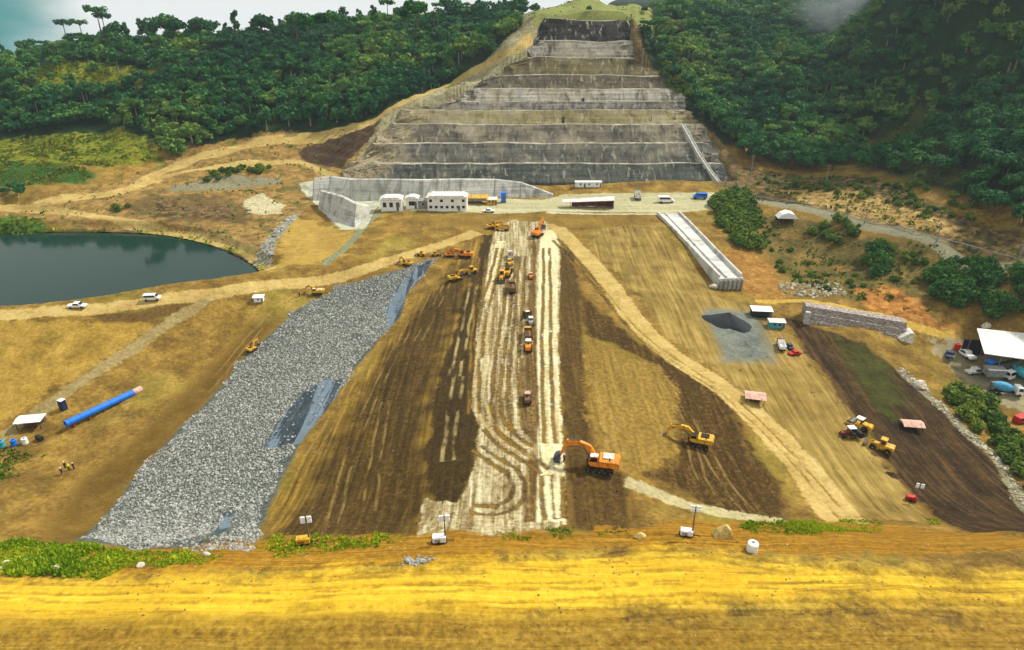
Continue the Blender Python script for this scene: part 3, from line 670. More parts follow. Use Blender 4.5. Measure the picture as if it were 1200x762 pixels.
# ------------------------------------------------------------------ the benched cut slope of the far abutment
def terrace_mat(name, cols, light, stain, rocky=0):
    q = NT(name)
    st = q.noise(1.0, 5, .65, q.coord((.22, .1, .05)), .6); fi = q.noise(1.2, 5, .65); hz = q.noise(1.0, 4, .6, q.coord((.02, .1, 1.2)), .2)
    big = q.noise(.06, 4, .6)
    o = q.n('ShaderNodeValToRGB'); q.put(o.inputs[0], q.math('ADD', q.math('MULTIPLY', st, .6), q.math('ADD', q.math('MULTIPLY', fi, .1), q.math('MULTIPLY', hz, .3))))
    e = o.color_ramp.elements; e.new(.5)
    for i, cc in enumerate(cols): e[i].position = .40 + .10 * i; e[i].color = lin(cc)
    cc = q.mix(q.math('MULTIPLY', q.step(big, .5, .62), light), o.outputs[0], lin((158, 146, 120)))
    cc = q.mix(q.math('MULTIPLY', q.step(q.noise(1.0, 4, .6, q.coord((.55, .2, .06), (0, 0, .3)), .3), .55, .66), .55), cc, lin((168, 158, 134)))
    cc = q.mix(q.math('MULTIPLY', q.step(st, .52, .66), stain), cc, lin((34, 34, 32)))
    if rocky:
        sx = q.n('ShaderNodeSeparateXYZ'); q.t.links.new(q.coord(), sx.inputs[0])
        mk = q.step(q.math('ADD', q.math('MULTIPLY', q.math('SUBTRACT', q.noise(.09, 5, .6), .5), 60.0), q.math('MULTIPLY', sx.outputs[0], -1.0)), rocky - 8, rocky + 10)
        rk = q.n('ShaderNodeValToRGB'); q.put(rk.inputs[0], q.math('ADD', q.math('MULTIPLY', fi, .6), q.math('MULTIPLY', q.noise(.35, 5, .65), .4))); ee = rk.color_ramp.elements; ee[0].position = .36; ee[1].position = .64; ee[0].color = lin((74, 66, 50)); ee[1].color = lin((178, 162, 126))
        cc = q.mix(mk, cc, rk.outputs[0])
    pan = q.n('ShaderNodeTexBrick'); q.t.links.new(q.coord((.12, .12, .12), (PI / 2, 0, 0)), pan.inputs[0])
    return q.finish(cc, .92, fi, .3, .3, spec=.1)
M_BENCH = simple('mat_bench', (158, 152, 132), .9, .5, .25, bump=.3, dirt=(96, 88, 62))
tier_cols = [
    (((50, 54, 52), (72, 76, 70), (102, 104, 94)), .12, .8), (((66, 66, 60), (92, 90, 82), (124, 118, 104)), .3, .75), (((70, 66, 58), (98, 92, 80), (138, 128, 108)), .5, .75),
    (((92, 84, 56), (130, 118, 80), (160, 146, 106)), .4, .4), (((54, 52, 50), (96, 92, 86), (156, 150, 138)), .5, .8), (((70, 66, 56), (140, 134, 118), (200, 194, 180)), .5, .5),
    (((58, 54, 46), (86, 78, 64), (112, 102, 80)), .2, .6), (((66, 60, 44), (96, 86, 58), (124, 112, 74)), .2, .5), (((70, 66, 58), (120, 114, 102), (170, 164, 148)), .4, .7), (((18, 17, 16), (34, 31, 28), (72, 66, 60)), .05, .9)]
tier_words = ['lowest terrace face of dark grey shotcrete above the spillway platform', 'second terrace face from the bottom, grey shotcrete with vertical stains', 'third terrace face from the bottom, grey brown with pale vertical patches',
    'low yellowish grassy terrace face just above the third grey one', 'narrow dark and white mottled terrace face at mid height of the cut slope', 'terrace face with the whitish wall strip at mid height of the cut slope',
    'dark brown terrace face above the whitish strip', 'brown terrace face with grassy yellow streaks below the pale upper band', 'upper terrace face with a pale band at its foot', 'topmost almost black terrace face under the hilltop']
def tier(i):
    pb, pt = TERR_PY[i], TERR_PY[i + 1]
    BL = Vector(terr_pt(TERR_X[i][0], pb)); BR = Vector(terr_pt(TERR_X[i][1], pb)); TL = Vector(terr_pt(TERR_X[i + 1][0], pt)); TR = Vector(terr_pt(TERR_X[i + 1][1], pt))
    dz = TL.z - BL.z; run = dz * (1.12 if i not in (3, 5) else 1.2)
    N = 110; rows = [(-.3, -2.0, 0)] + [(run * k / 9, dz * k / 9, 0) for k in range(10)] + [(run + .35, dz + .05, 1), (TL.y - BL.y + 1.5, dz + .12, 1), (TL.y - BL.y + 1.8, dz - 7, 1)]
    V = np.zeros((N + 1, len(rows), 3)); rr = np.random.default_rng(i)
    for a in range(N + 1):
        t = a / N
        for b, (oy, oz, _) in enumerate(rows):
            k = np.clip(oz / dz, 0, 1)
            L = BL.x + (TL.x - BL.x) * k; Rr = BR.x + (TR.x - BR.x) * k
            V[a, b] = (L + (Rr - L) * t, BL.y + oy, BL.z + oz)
    ex = np.minimum(np.arange(N + 1), N - np.arange(N + 1)) / N
    jag = sstep(.13, 0, ex)[:, None] * np.ones((1, len(rows)))
    nz = fbm(V[..., 0] + 50 * i, V[..., 2] * 1.3 + V[..., 1] * .3, 7, 4, i)
    V[..., 1] += nz * (1.1 + 3.0 * jag); V[..., 2] += (fbm(V[..., 0], V[..., 1] * 0 + i * 9, 26, 3, 40 + i) * (.5 if i < 6 else 1.3))[:, :] * np.array([0] + [k / 9 for k in range(10)] + [1, 1, 1])[None]; V[:, 9:12, 2] += (vnoise(V[:, 9:12, 0], V[:, 9:12, 1], 9, 3) * .5)
    V[..., 0] += jag * fbm(V[..., 1] * 2, V[..., 2] * 2, 6, 3, 20 + i) * 9
    nr = len(rows); f = []; mi = []
    for a in range(N):
        for b in range(nr - 1):
            f += [a * nr + b, (a + 1) * nr + b, (a + 1) * nr + b + 1, a * nr + b + 1]; mi.append(1 if b >= 10 and b < nr - 2 else 0)
    sz = [4] * len(mi)
    for a, od in ((0, 1), (N, -1)): f += [a * nr + b for b in range(nr)][::od]; sz.append(nr); mi.append(0)
    o = mesh_np('terrace_wall', V.reshape(-1, 3), np.array(f), np.array(sz), [terrace_mat('mat_shotcrete', *tier_cols[i], rocky=(60, 57, 54, 50, 46, 42, 42, 36, 0, 0)[i]), M_BENCH], smooth=False)
    o.data.polygons.foreach_set('material_index', np.array(mi, dtype=np.int32))
    tag(o, tier_words[i], 'terrace wall', 'terrace faces of the cut slope')
for i in range(10): tier(i)

# ------------------------------------------------------------------ rock fill slope: thousands of loose stones
phi = (1 + 5 ** .5) / 2
ICO_V = np.array([(-1, phi, 0), (1, phi, 0), (-1, -phi, 0), (1, -phi, 0), (0, -1, phi), (0, 1, phi), (0, -1, -phi), (0, 1, -phi), (phi, 0, -1), (phi, 0, 1), (-phi, 0, -1), (-phi, 0, 1)]) / 1.9
ICO_F = np.array([(0, 11, 5), (0, 5, 1), (0, 1, 7), (0, 7, 10), (0, 10, 11), (1, 5, 9), (5, 11, 4), (11, 10, 2), (10, 7, 6), (7, 1, 8), (3, 9, 4), (3, 4, 2), (3, 2, 6), (3, 6, 8), (3, 8, 9), (4, 9, 5), (2, 4, 11), (6, 2, 10), (8, 6, 7), (9, 8, 1)])
def stones(name, pts, smin, smax, mat, power=2.0, seed=1):
    r = np.random.default_rng(seed); n = len(pts)
    s = smin + (smax - smin) * r.random(n) ** power
    v = ICO_V[None] * (1 + (r.random((n, 12, 1)) - .5) * .6) * s[:, None, None] * (1 + (r.random((n, 1, 3)) - .5) * np.array([.7, .7, .7]))
    a = r.random(n) * 6.28; ca, sa = np.cos(a), np.sin(a)
    b = r.random(n) * 1.2 - .6; cb, sb = np.cos(b), np.sin(b)
    x = v[..., 0] * ca[:, None] - v[..., 1] * sa[:, None]; y = v[..., 0] * sa[:, None] + v[..., 1] * ca[:, None]; z = v[..., 2] * .8
    y, z = y * cb[:, None] - z * sb[:, None], y * sb[:, None] + z * cb[:, None]
    z0 = H(pts[:, 0], pts[:, 1])
    V = np.stack([x + pts[:, 0:1], y + pts[:, 1:2], z + z0[:, None] + s[:, None] * .15], -1)
    Fc = ICO_F[None] + 12 * np.arange(n)[:, None, None]
    o = mesh_np(name, V.reshape(-1, 3), Fc.reshape(-1), np.full(n * 20, 3), mat)
    tn = o.data.attributes.new('tint', 'FLOAT', 'FACE'); tn.data.foreach_set('value', np.repeat(r.random(n), 20).astype(np.float32))
    return o
def stone_mat(name, c0, c1, c2):
    q = NT(name); o = q.n('ShaderNodeValToRGB'); q.put(o.inputs[0], q.attr('tint').outputs['Fac'])
    e = o.color_ramp.elements; e.new(.55)
    for k, cc in zip(e, (c0, c1, c2)): k.color = lin(cc)
    f = q.noise(2.5, 4)
    return q.finish(q.mix(.35, o.outputs[0], q.mix(f, lin(c0), lin(c2))), .9, f, .4, .1, spec=.15)
M_STONE = stone_mat('mat_stone', (112, 110, 102), (146, 148, 141), (184, 182, 172))
def fill(polys, step, jitter=.5, seed=3):
    b = np.concatenate(polys); r = np.random.default_rng(seed)
    x, y = np.meshgrid(np.arange(b[:, 0].min() - 2, b[:, 0].max() + 2, step), np.arange(b[:, 1].min() - 2, b[:, 1].max() + 2, step))
    x = x.ravel() + (r.random(x.size) - .5) * step * 2 * jitter; y = y.ravel() + (r.random(y.size) - .5) * step * 2 * jitter
    return x, y
x, y = fill([Z['riprap']], .40)
s = sdf(x, y, Z['riprap']) + fbm(x, y, 6, 3, 2) * 3.2
bare = np.maximum(np.maximum(sdf(x, y, Z['fabric']), sdf(x, y, Z['fabric2'])), sdf(x, y, Z['fabric3'])) + fbm(x, y, 3, 2, 5) * 1.2
k = (s > .2) & ((bare < .1) | (rng.random(x.size) < .07))
# a few thin places where the bedding shows through
k &= (fbm(x, y, 16, 3, 12) < .42) | (rng.random(x.size) < .35)
tag(stones('rock_fill', np.stack([x[k], y[k]], 1), .08, .34, M_STONE), 'grey loose rock fill covering the upstream slope of the dam', 'rocks', kind='stuff')
# scattered stones on the banks beyond and on the line of stones east of the dark field
x, y = fill([Z['stone_line']], .8); k = sdf(x, y, Z['stone_line']) + fbm(x, y, 4, 2) * 2 > 0
tag(stones('stone_row', np.stack([x[k], y[k]], 1), .2, .55, stone_mat('mat_pale_stone', (110, 102, 84), (158, 148, 124), (206, 198, 176)), seed=4), 'pale rubble in a long line beside the dark eastern field', 'rubble', kind='stuff')

# ------------------------------------------------------------------ foliage
def leaf_mat(name, cols, rnd=True):
    q = NT(name); tint = q.attr('tint').outputs['Fac']
    oi = q.n('ShaderNodeObjectInfo')
    v = q.math('ADD', q.math('MULTIPLY', tint, .75), q.math('MULTIPLY', oi.outputs['Random'], .25 if rnd else 0))
    o = q.n('ShaderNodeValToRGB'); q.put(o.inputs[0], v); e = o.color_ramp.elements
    while len(e) < len(cols): e.new(.5)
    for i, cc in enumerate(cols): e[i].position = i / (len(cols) - 1); e[i].color = lin(cc)
    q.finish(o.outputs[0], .75, spec=.15)
    tr = q.n('ShaderNodeBsdfTranslucent'); q.t.links.new(o.outputs[0], tr.inputs[0])
    ms = q.n('ShaderNodeMixShader'); ms.inputs[0].default_value = .25
    q.t.links.new(q.bsdf.outputs[0], ms.inputs[1]); q.t.links.new(tr.outputs[0], ms.inputs[2]); q.t.links.new(ms.outputs[0], q.out.inputs[0])
    return q.m
M_LEAF = leaf_mat('mat_leaves', [(14, 52, 36), (28, 82, 44), (60, 112, 48), (114, 140, 54)])
M_BUSH = leaf_mat('mat_bush_leaves', [(24, 48, 20), (52, 86, 26), (104, 126, 34), (152, 148, 50)])
M_CLUMP = leaf_mat('mat_clump_leaves', [(16, 48, 22), (34, 80, 30), (72, 112, 36), (116, 140, 48)])
M_GRASS = leaf_mat('mat_grass', [(56, 96, 14), (128, 160, 22), (186, 190, 40), (206, 180, 66)], False)
def cards(r, lobes, n, size, up=.25):
    """leaf clumps spread through overlapping ellipsoids; lobes = (centre, radii)"""
    w = np.array([l[1][0] * l[1][1] * l[1][2] for l in lobes]) ** .7; w /= w.sum()
    li = r.choice(len(lobes), n, p=w)
    cc = np.array([l[0] for l in lobes])[li]; rad = np.array([l[1] for l in lobes])[li]
    d = r.normal(size=(n, 3)); d /= np.linalg.norm(d, axis=1)[:, None]
    rr = r.random(n) ** .35
    p = cc + d * rad * rr[:, None]
    nn = d + r.normal(size=(n, 3)) * .55; nn[:, 2] += up; nn /= np.linalg.norm(nn, axis=1)[:, None]
    a = np.cross(nn, r.normal(size=(n, 3))); a /= np.linalg.norm(a, axis=1)[:, None] + 1e-9; b = np.cross(nn, a)
    s = size * (.55 + .9 * r.random(n))[:, None]
    k = .55 + .6 * r.random((n, 5)); ang = np.arange(5) * 2 * PI / 5
    V = p[:, None] + (a[:, None] * np.cos(ang)[None, :, None] + b[:, None] * np.sin(ang)[None, :, None]) * (k[..., None] * s[:, None])
    V += nn[:, None] * (r.random((n, 5, 1)) - .5) * s[:, None] * .5
    lobe_t = r.random(len(lobes))
    t = np.clip(.35 * lobe_t[li] + .5 * r.random(n) + .1, 0, 1)
    return V, t
def lobes_for(r, h, w, kind):
    L = []
    if kind == 'round':
        L.append(((0, 0, h * .66), (w * .36, w * .36, h * .24)))
        for k in range(6):
            a = k * 1.05 + r.random(); L.append(((math.cos(a) * w * .3, math.sin(a) * w * .3, h * (.5 + .33 * r.random())), (w * .2, w * .2, h * .14)))
    if kind == 'tall':
        for k in range(6):
            a = r.random() * 6.28; z = .45 + .5 * k / 5; L.append(((math.cos(a) * w * .16, math.sin(a) * w * .16, h * z), (w * .26 * (1.3 - z * .6), w * .26 * (1.3 - z * .6), h * .1)))
    if kind == 'umbrella':
        for k in range(6):
            a = k * 1.05 + r.random(); L.append(((math.cos(a) * w * .32, math.sin(a) * w * .32, h * (.86 + .08 * r.random())), (w * .22, w * .22, h * .07)))
        L.append(((0, 0, h * .92), (w * .3, w * .3, h * .07)))
    if kind in ('low', 'bushy'):
        for k in range(6):
            a = k * 1.05 + r.random(); L.append(((math.cos(a) * w * .27, math.sin(a) * w * .27, h * (.3 + .25 * r.random())), (w * .25, w * .25, h * .28)))
        L.append(((0, 0, h * .55), (w * .3, w * .3, h * .36)))
    return L
def card_mesh(name, V, t, mat, parent=None):
    n = len(V)
    o = mesh_np(name, V.reshape(-1, 3), np.arange(n * 5), np.full(n, 5), mat, parent)
    a = o.data.attributes.new('tint', 'FLOAT', 'FACE'); a.data.foreach_set('value', t.astype(np.float32))
    return o
def trunk_mb(r, h, kind):
    m = MB(); top = {'round': .7, 'tall': .9, 'umbrella': .92, 'low': .5, 'bushy': .6}[kind] * h
    bend = (r.random(2) - .5) * h * .06
    p = [(0, 0, -1.0), (bend[0] * .4, bend[1] * .4, top * .4), (bend[0], bend[1], top)]
    r0 = max(.14, h * .022)
    m.tube(p[0], p[1], r0 * 1.25, r0 * .85, 8); m.tube(p[1], p[2], r0 * .85, r0 * .3, 8)
    for k in range(5):
        z = top * (.55 + .08 * k) if kind != 'umbrella' else top * (.82 + .03 * k); a = k * 1.3 + r.random()
        L = h * (.2 if kind != 'tall' else .1)
        m.tube((bend[0] * .8, bend[1] * .8, z), (bend[0] + math.cos(a) * L, bend[1] + math.sin(a) * L, z + L * .7), r0 * .4, r0 * .12, 6)
    return m
PROTO = {}
def proto(kind, idx, n, size, h, w, mat=None):
    r = np.random.default_rng(100 + idx)
    V, t = cards(r, lobes_for(r, h, w, kind), n, size)
    root = thing('tree' if kind != 'low' else 'shrub', None, None)
    card_mesh('crown', V, t, mat or M_LEAF, root); trunk_mb(r, h, kind).build('trunk', MT['bark'], root)
    PROTO[(kind, idx)] = [root, h, False]
for i in range(3): proto('round', i, 620, .62, 11, 10)
for i in range(2): proto('tall', i, 380, .6, 14, 6.5)
for i in range(2): proto('umbrella', i, 260, .55, 15, 9)
for i in range(2): proto('bushy', i, 640, .42, 6, 6.5, M_CLUMP)
for i in range(3): proto('low', i, 380, .34, 3.4, 4.2, M_BUSH)
def plant(kind, idx, p, h, label, cat, group):
    root, h0, used = PROTO[(kind, idx)]
    sc = h / h0; rz = random.random() * 6.28
    if not used:
        PROTO[(kind, idx)][2] = True; root.location = p; root.rotation_euler = (0, 0, rz); root.scale = (sc,) * 3; return tag(root, label, cat, group)
    return dup(root, p, rz, label, group, sc, cat)

# forest: every position first, then the largest in view as trees of their own and the rest as one wood
FP_L = np.array([(-260, 40), (0, 75), (60, 66), (110, 54), (300, 45), (420, 33), (520, 25), (640, 14), (700, 12), (640, 30), (612, 52), (575, 78), (540, 90), (500, 112), (440, 140), (380, 152), (300, 162), (240, 172), (195, 192), (185, 160), (140, 146), (60, 156), (0, 160), (-260, 160)], float)
FP_R = np.array([(738, 18), (800, 14), (900, 8), (1000, -40), (1200, -260), (1500, -300), (1500, 250), (1260, 275), (1200, 270), (1150, 262), (1120, 222), (1090, 205), (1050, 210), (1000, 200), (930, 203), (880, 190), (850, 168), (800, 122), (775, 85), (745, 58)], float)
r = np.random.default_rng(5)
sp = 4.7
xs, ys = np.meshgrid(np.arange(-330, 330, sp), np.arange(215, 580, sp))
xs = xs.ravel() + (r.random(xs.size) - .5) * sp * .9; ys = ys.ravel() + (r.random(ys.size) - .5) * sp * .9
zs = H(xs, ys)
px, py = project(xs, ys, zs)
inl = inside(px, py, FP_L); inr = inside(px, py, FP_R)
keep = inl | inr
# hidden well behind the skyline: leave out
def visible(x, y, z, top=9):
    t = np.linspace(.35, .96, 60)[None]
    sx = x[:, None] * t; sy = y[:, None] * t; sz = CAMH + (z[:, None] + top - CAMH) * t
    return (sz > hbase(sx, sy) - 5).all(1)
xs, ys, zs, px, py, inr = [a[keep] for a in (xs, ys, zs, px, py, inr)]
vis = visible(xs, ys, zs) | (np.abs(xs) > 200)
xs, ys, zs, px, py, inr = [a[vis] for a in (xs, ys, zs, px, py, inr)]
thin = np.maximum.reduce([sdf(xs, ys, Z['grass_a']), sdf(xs, ys, Z['grass_b'])]) > 0
thin |= (sdf(xs, ys, Z['grass_c']) > 0) & (r.random(len(xs)) < .6)
thin |= (fbm(xs, ys, 55, 3, 31) > np.where(inr, .52, .36))
clear = sdf(xs, ys, _foot) > -4
for zn in ('hilltop', 'flank_w', 'flank_e', 'up_road', 'up_road2', 'cut_nw', 'brown_ne', 'dark_nw', 'east_road'): clear |= sdf(xs, ys, Z[zn]) > -1.5
k = (~clear) & (~thin | (r.random(len(xs)) < .16))
xs, ys, zs, px, py, inr = [a[k] for a in (xs, ys, zs, px, py, inr)]
infr = (px > -10) & (px < 1210) & (py > -20) & (py < 400)
dist = np.where(infr, np.hypot(xs, ys), 1e9)
order = np.argsort(dist)
indiv = order[:190]; rest = order[190:]
for j in indiv:
    kd, ix_ = [('round', 0), ('round', 1), ('round', 2), ('tall', 0)][r.integers(4)]
    right = inr[j]
    lab = {'round': 'broad dark green tree low on the %s hillside, at the near edge of the wood', 'tall': 'slim tall green tree low on the %s hillside, at the near edge of the wood'}[kd] % ('right' if right else 'left')
    plant(kd, ix_, (xs[j], ys[j], zs[j] - .3), 6.5 + 5 * r.random(), lab, 'tree', 'trees at the near edge of the %s wood' % ('right' if right else 'left'))
VV = []; TT = []; TR = []
base = [cards(np.random.default_rng(300 + i), lobes_for(np.random.default_rng(300 + i), 11, 10, kd), nn, sz) for i, (kd, nn, sz) in enumerate((('round', 230, .82), ('round', 230, .82), ('tall', 170, .75), ('low', 200, .95), ('round', 200, .85), ('tall', 150, .8), ('umbrella', 130, .8)))]
for j in rest:
    V, t = base[(0, 1, 2, 3, 4, 5, 6, 0, 1, 3)[r.integers(10)]]
    sc = .5 + .55 * r.random() ** 1.5; a = r.random() * 6.28; ca, sa = math.cos(a), math.sin(a)
    if zs[j] > 60 and r.random() < .3: sc *= 1.25
    W = np.stack([V[..., 0] * ca - V[..., 1] * sa, V[..., 0] * sa + V[..., 1] * ca, V[..., 2]], -1) * sc
    em = 3.5 * r.random() if r.random() < .22 else 0
    if em > 1: TR.append((xs[j], ys[j], zs[j], 4.2 * sc + em))
    W += np.array([xs[j], ys[j], zs[j] - 2.2 * sc + em]); VV.append(W.astype(np.float32)); TT.append(np.clip(t * .55 + .5 * r.random() ** 1.4 + (.35 if r.random() < .06 else 0) - .05 + fbm(np.array([xs[j]]), np.array([ys[j]]), 38, 3, 50)[0] * .95, 0, 1))
tag(card_mesh('forest', np.concatenate(VV), np.concatenate(TT), M_LEAF), 'dense dark green forest covering both hillsides', 'forest', kind='stuff')
fm = bpy.data.objects['forest'].data
tv = []; tf = []
for (a_, b_, z_, h_) in TR:                   # pale stems of the trees that stand above the rest
    k0 = len(tv)
    for (zz_, w_) in ((-1, .28), (h_, .16)): tv += [(a_ - w_, b_ - w_, z_ + zz_), (a_ + w_, b_ - w_, z_ + zz_), (a_ + w_, b_ + w_, z_ + zz_), (a_ - w_, b_ + w_, z_ + zz_)]
    tf += [(k0 + i, k0 + (i + 1) % 4, k0 + (i + 1) % 4 + 4, k0 + i + 4) for i in range(4)]
import bmesh
bm = bmesh.new(); bm.from_mesh(fm); vs_ = [bm.verts.new(v) for v in tv]
for f_ in tf: bm.faces.new([vs_[i] for i in f_]).material_index = 1
bm.to_mesh(fm); bm.free(); fm.materials.append(simple('mat_pale_bark', (138, 128, 108), .9, .3))
print('trees', len(indiv), len(rest))
# skyline trees, one by one: pixel of the foot, height in photo pixels, kind
def ridge(px, foot, hpx, kd, ix_, label, group):
    x, y, z = hit(px, foot, H); zc = y * CP - (z - CAMH) * SP
    plant(kd, ix_, (x, y, z - .5), hpx * zc / F * 1.05, label, 'tree', group)
for px_, f_, h_, kd, ix_, lab in (
    (82, 60, 34, 'umbrella', 0, 'flat topped tree, leftmost of the two umbrella shaped trees on the left ridge'), (100, 56, 30, 'umbrella', 1, 'flat topped tree beside the tall bare stemmed pair on the left ridge'),
    (122, 52, 40, 'umbrella', 1, 'tallest thin stemmed tree on the left end of the skyline ridge'), (127, 52, 34, 'umbrella', 0, 'thin stemmed tree touching the tallest one at the left of the ridge'),
    (36, 70, 24, 'round', 1, 'bushy round tree at the far left end of the skyline'), (8, 76, 22, 'tall', 0, 'dark tree at the left edge of the picture on the skyline'),
    (455, 32, 30, 'umbrella', 0, 'thin tree sticking up from the middle of the ridge by itself'), (513, 27, 22, 'umbrella', 1, 'round headed thin tree on the ridge, first of a row of four'), (530, 26, 22, 'umbrella', 0, 'thin tree on the ridge, second of a row of four'),
    (546, 25, 20, 'umbrella', 1, 'thin tree on the ridge, third of a row of four'), (560, 24, 22, 'tall', 1, 'pointed tree on the ridge, last of a row of four'), (477, 30, 24, 'tall', 0, 'dense upright tree on the ridge left of the row of four')):
    ridge(px_, f_, h_, kd, ix_, lab, 'separate trees along the left skyline')
rr = random.Random(4)
for px_ in list(range(140, 420, 14)) + list(range(424, 640, 17)):
    f_ = np.interp(px_, [110, 300, 420, 520, 640], [53, 45, 34, 27, 18])
    kd, ix_ = rr.choice([('round', 0), ('round', 1), ('round', 2), ('tall', 0), ('tall', 1)])
    ridge(px_ + rr.uniform(-4, 4), f_, rr.uniform(15, 30) + (6 if 150 < px_ < 200 else 0), kd, ix_, {'round': 'bushy dark tree in the unbroken row along the left skyline', 'tall': 'slender dark tree in the unbroken row along the left skyline'}[kd], 'skyline trees of the left ridge')
for px_, f_, h_ in ((690, 14, 8), (755, 16, 9), (775, 16, 10), (795, 15, 9), (822, 18, 14), (850, 20, 12), (872, 20, 16), (888, 20, 18)):
    ridge(px_, f_, h_, 'tall' if px_ > 840 else 'round', 0, 'small far tree on the hazy skyline beyond the cut slope', 'far skyline trees beyond the cut slope')
# trees below the eastern road
rr = random.Random(9); nt = 0
def thicket(poly, step, hmin, hmax, kinds, label, cat, group, seed, p=1.0):
    P = poly_w(poly); x, y = fill([P], step, .45, seed); k = inside(x, y, P); q = np.random.default_rng(seed)
    for a, b in zip(x[k], y[k]):
        if q.random() > p: continue
        kd, ix_ = kinds[q.integers(len(kinds))]
        plant(kd, ix_, (a, b, H1(a, b) - .2), hmin + (hmax - hmin) * q.random(), label, cat, group)
RD = [('round', 0), ('round', 1), ('round', 2)]; RD2 = [('bushy', 0), ('bushy', 1)]; LW = [('low', 0), ('low', 1), ('low', 2)]
thicket([(1090, 318), (1140, 305), (1200, 322), (1290, 345), (1290, 385), (1200, 372), (1130, 368), (1085, 348)], 3.9, 4.2, 7.0, RD2, 'broad green tree in the dense clump below the paved road', 'tree', 'trees in the clump below the paved road', 3)
thicket([(1016, 300), (1022, 284), (1042, 290), (1044, 320), (1024, 330)], 3.2, 3.6, 5.4, RD2, 'bright green tree standing left of the dense clump below the paved road', 'tree', 'bright trees left of the clump below the paved road', 5)
thicket([(945, 268), (985, 258), (1012, 272), (985, 290), (955, 282)], 4.4, 2.8, 4.2, LW, 'green bush on the brown slope right of the white tent', 'bush', 'bushes right of the white tent', 6)
thicket([(830, 238), (872, 224), (890, 262), (890, 300), (868, 296), (846, 268)], 3.4, 3.2, 5.2, LW, 'olive green bush on the mound beside the concrete chute', 'bush', 'bushes beside the concrete chute', 7)
thicket([(1108, 458), (1150, 458), (1180, 500), (1240, 530), (1240, 600), (1170, 530), (1125, 490)], 3.2, 2.2, 4.4, LW, 'green bush below the concrete plant yard', 'bush', 'bushes below the concrete plant yard', 8, .85)
thicket([(1040, 290), (1090, 300), (1085, 345), (1045, 330)], 3.2, 1.6, 3.2, LW, 'low olive bush on the slope between bright trees and clump', 'bush', 'low bushes on the eastern slope', 10, .75)
thicket([(900, 275), (940, 292), (935, 328), (905, 330)], 5, 1.2, 2.6, LW, 'small bush on the bare slope right of the chute', 'bush', 'bushes on the slope right of the chute', 16, .5)
thicket([(1005, 300), (1020, 300), (1010, 345), (985, 340)], 4.5, 1.2, 2.6, LW, 'low bush on the brown bank above the stone wall', 'bush', 'bushes on the bank above the stone wall', 17, .5)
thicket([(950, 248), (1030, 268), (1010, 275), (940, 260)], 6, 1.2, 2.4, LW, 'low bush just below the paved road', 'bush', 'bushes just below the paved road', 18, .5)
thicket([(232, 205), (300, 193), (322, 192), (320, 200), (240, 212)], 4.2, 2.2, 3.6, LW, 'dark bush in the strip above the eroded bank of the lake', 'bush', 'bushes above the lake bank', 11, .9)
thicket([(120, 240), (170, 236), (172, 244), (122, 248)], 4.2, 2.2, 3.6, LW, 'lone dark bush on the eroded bank near the rim road', 'bush', 'bushes near the rim road', 12, .5)
thicket([(0, 222), (28, 222), (28, 236), (0, 240)], 4.6, 3.5, 6, RD, 'dark tree at the left edge of the picture above the rim road', 'tree', 'trees above the rim road at the left edge', 13)
thicket([(880, 205), (1080, 212), (1150, 240), (1130, 262), (960, 228)], 5, 1.6, 3.2, LW, 'low bush along the foot of the right wooded hill', 'bush', 'bushes along the foot of the right hill', 14, .8)
thicket([(770, 70), (800, 80), (830, 118), (812, 122), (780, 96)], 4.0, 3, 6, LW, 'bright green bush at the right edge of the upper terraces', 'bush', 'bushes right of the upper terraces', 15)
print('top-level so far', len(bpy.data.objects))

# ------------------------------------------------------------------ ground cover of the verge
def tufts(name, polys, step, size, hmax, mat, label, seed, dens=1.0, per=5, tb=0.0, ring=None):
    r = np.random.default_rng(seed); VV = []; TT = []
    for P in polys:
        x, y = fill([P], step, .5, seed); s = sdf(x, y, P) + fbm(x, y, 3.5, 3, seed) * 2.6
        k = (s > .15) & (r.random(len(x)) < dens)
        if ring: q_ = sdf(x, y, P, 12); k = (q_ > ring[0]) & (q_ < ring[1]) & (r.random(len(x)) < dens * np.clip(.5 + fbm(x, y, 9, 2, seed) * 2.5, 0, 1))
        x0_, y0_ = x, y; x = x[k]; y = y[k]
        if not len(x): continue
        z = H(x, y); n = len(x); big = np.clip(fbm(x, y, 5, 3, seed + 2) * 1.6 + .55, .12, 1.2)
        for q in range(per):
            a = r.random(n) * 6.28; hh = hmax * big * (.5 + .6 * r.random(n)); w = size * (.6 + .7 * r.random(n)); ox = (r.random(n) - .5) * step * 1.4; oy = (r.random(n) - .5) * step * 1.4
            ln = (r.random((n, 2)) - .5) * hh[:, None] * 1.3
            ca, sa = np.cos(a) * w, np.sin(a) * w
            bx, by = x + ox, y + oy
            V = np.stack([np.stack([bx - ca, by - sa, z - .05], -1), np.stack([bx + ca, by + sa, z - .05], -1), np.stack([bx + ca * .9 + ln[:, 0] * .6, by + sa * .9 + ln[:, 1] * .6, z + hh * .65], -1), np.stack([bx + ln[:, 0], by + ln[:, 1], z + hh], -1), np.stack([bx - ca * .8 + ln[:, 0] * .5, by - sa * .8 + ln[:, 1] * .5, z + hh * .55], -1)], 1)
            VV.append(V); TT.append(np.clip(r.random(n) * .6 + vnoise(x, y, 6, seed) * .5 + .2 + tb, 0, 1))
    tag(card_mesh(name, np.concatenate(VV), np.concatenate(TT), mat), label, 'grass', kind='stuff')
V1 = poly_w([(-120, 642), (0, 640), (60, 636), (110, 642), (170, 648), (230, 646), (262, 652), (235, 664), (160, 668), (110, 680), (50, 676), (0, 672), (-120, 676)])
tufts('verge_grass', [V1], .36, .2, 1.0, M_GRASS, 'bright yellow green weeds on the near road verge at the left', 21, .75)
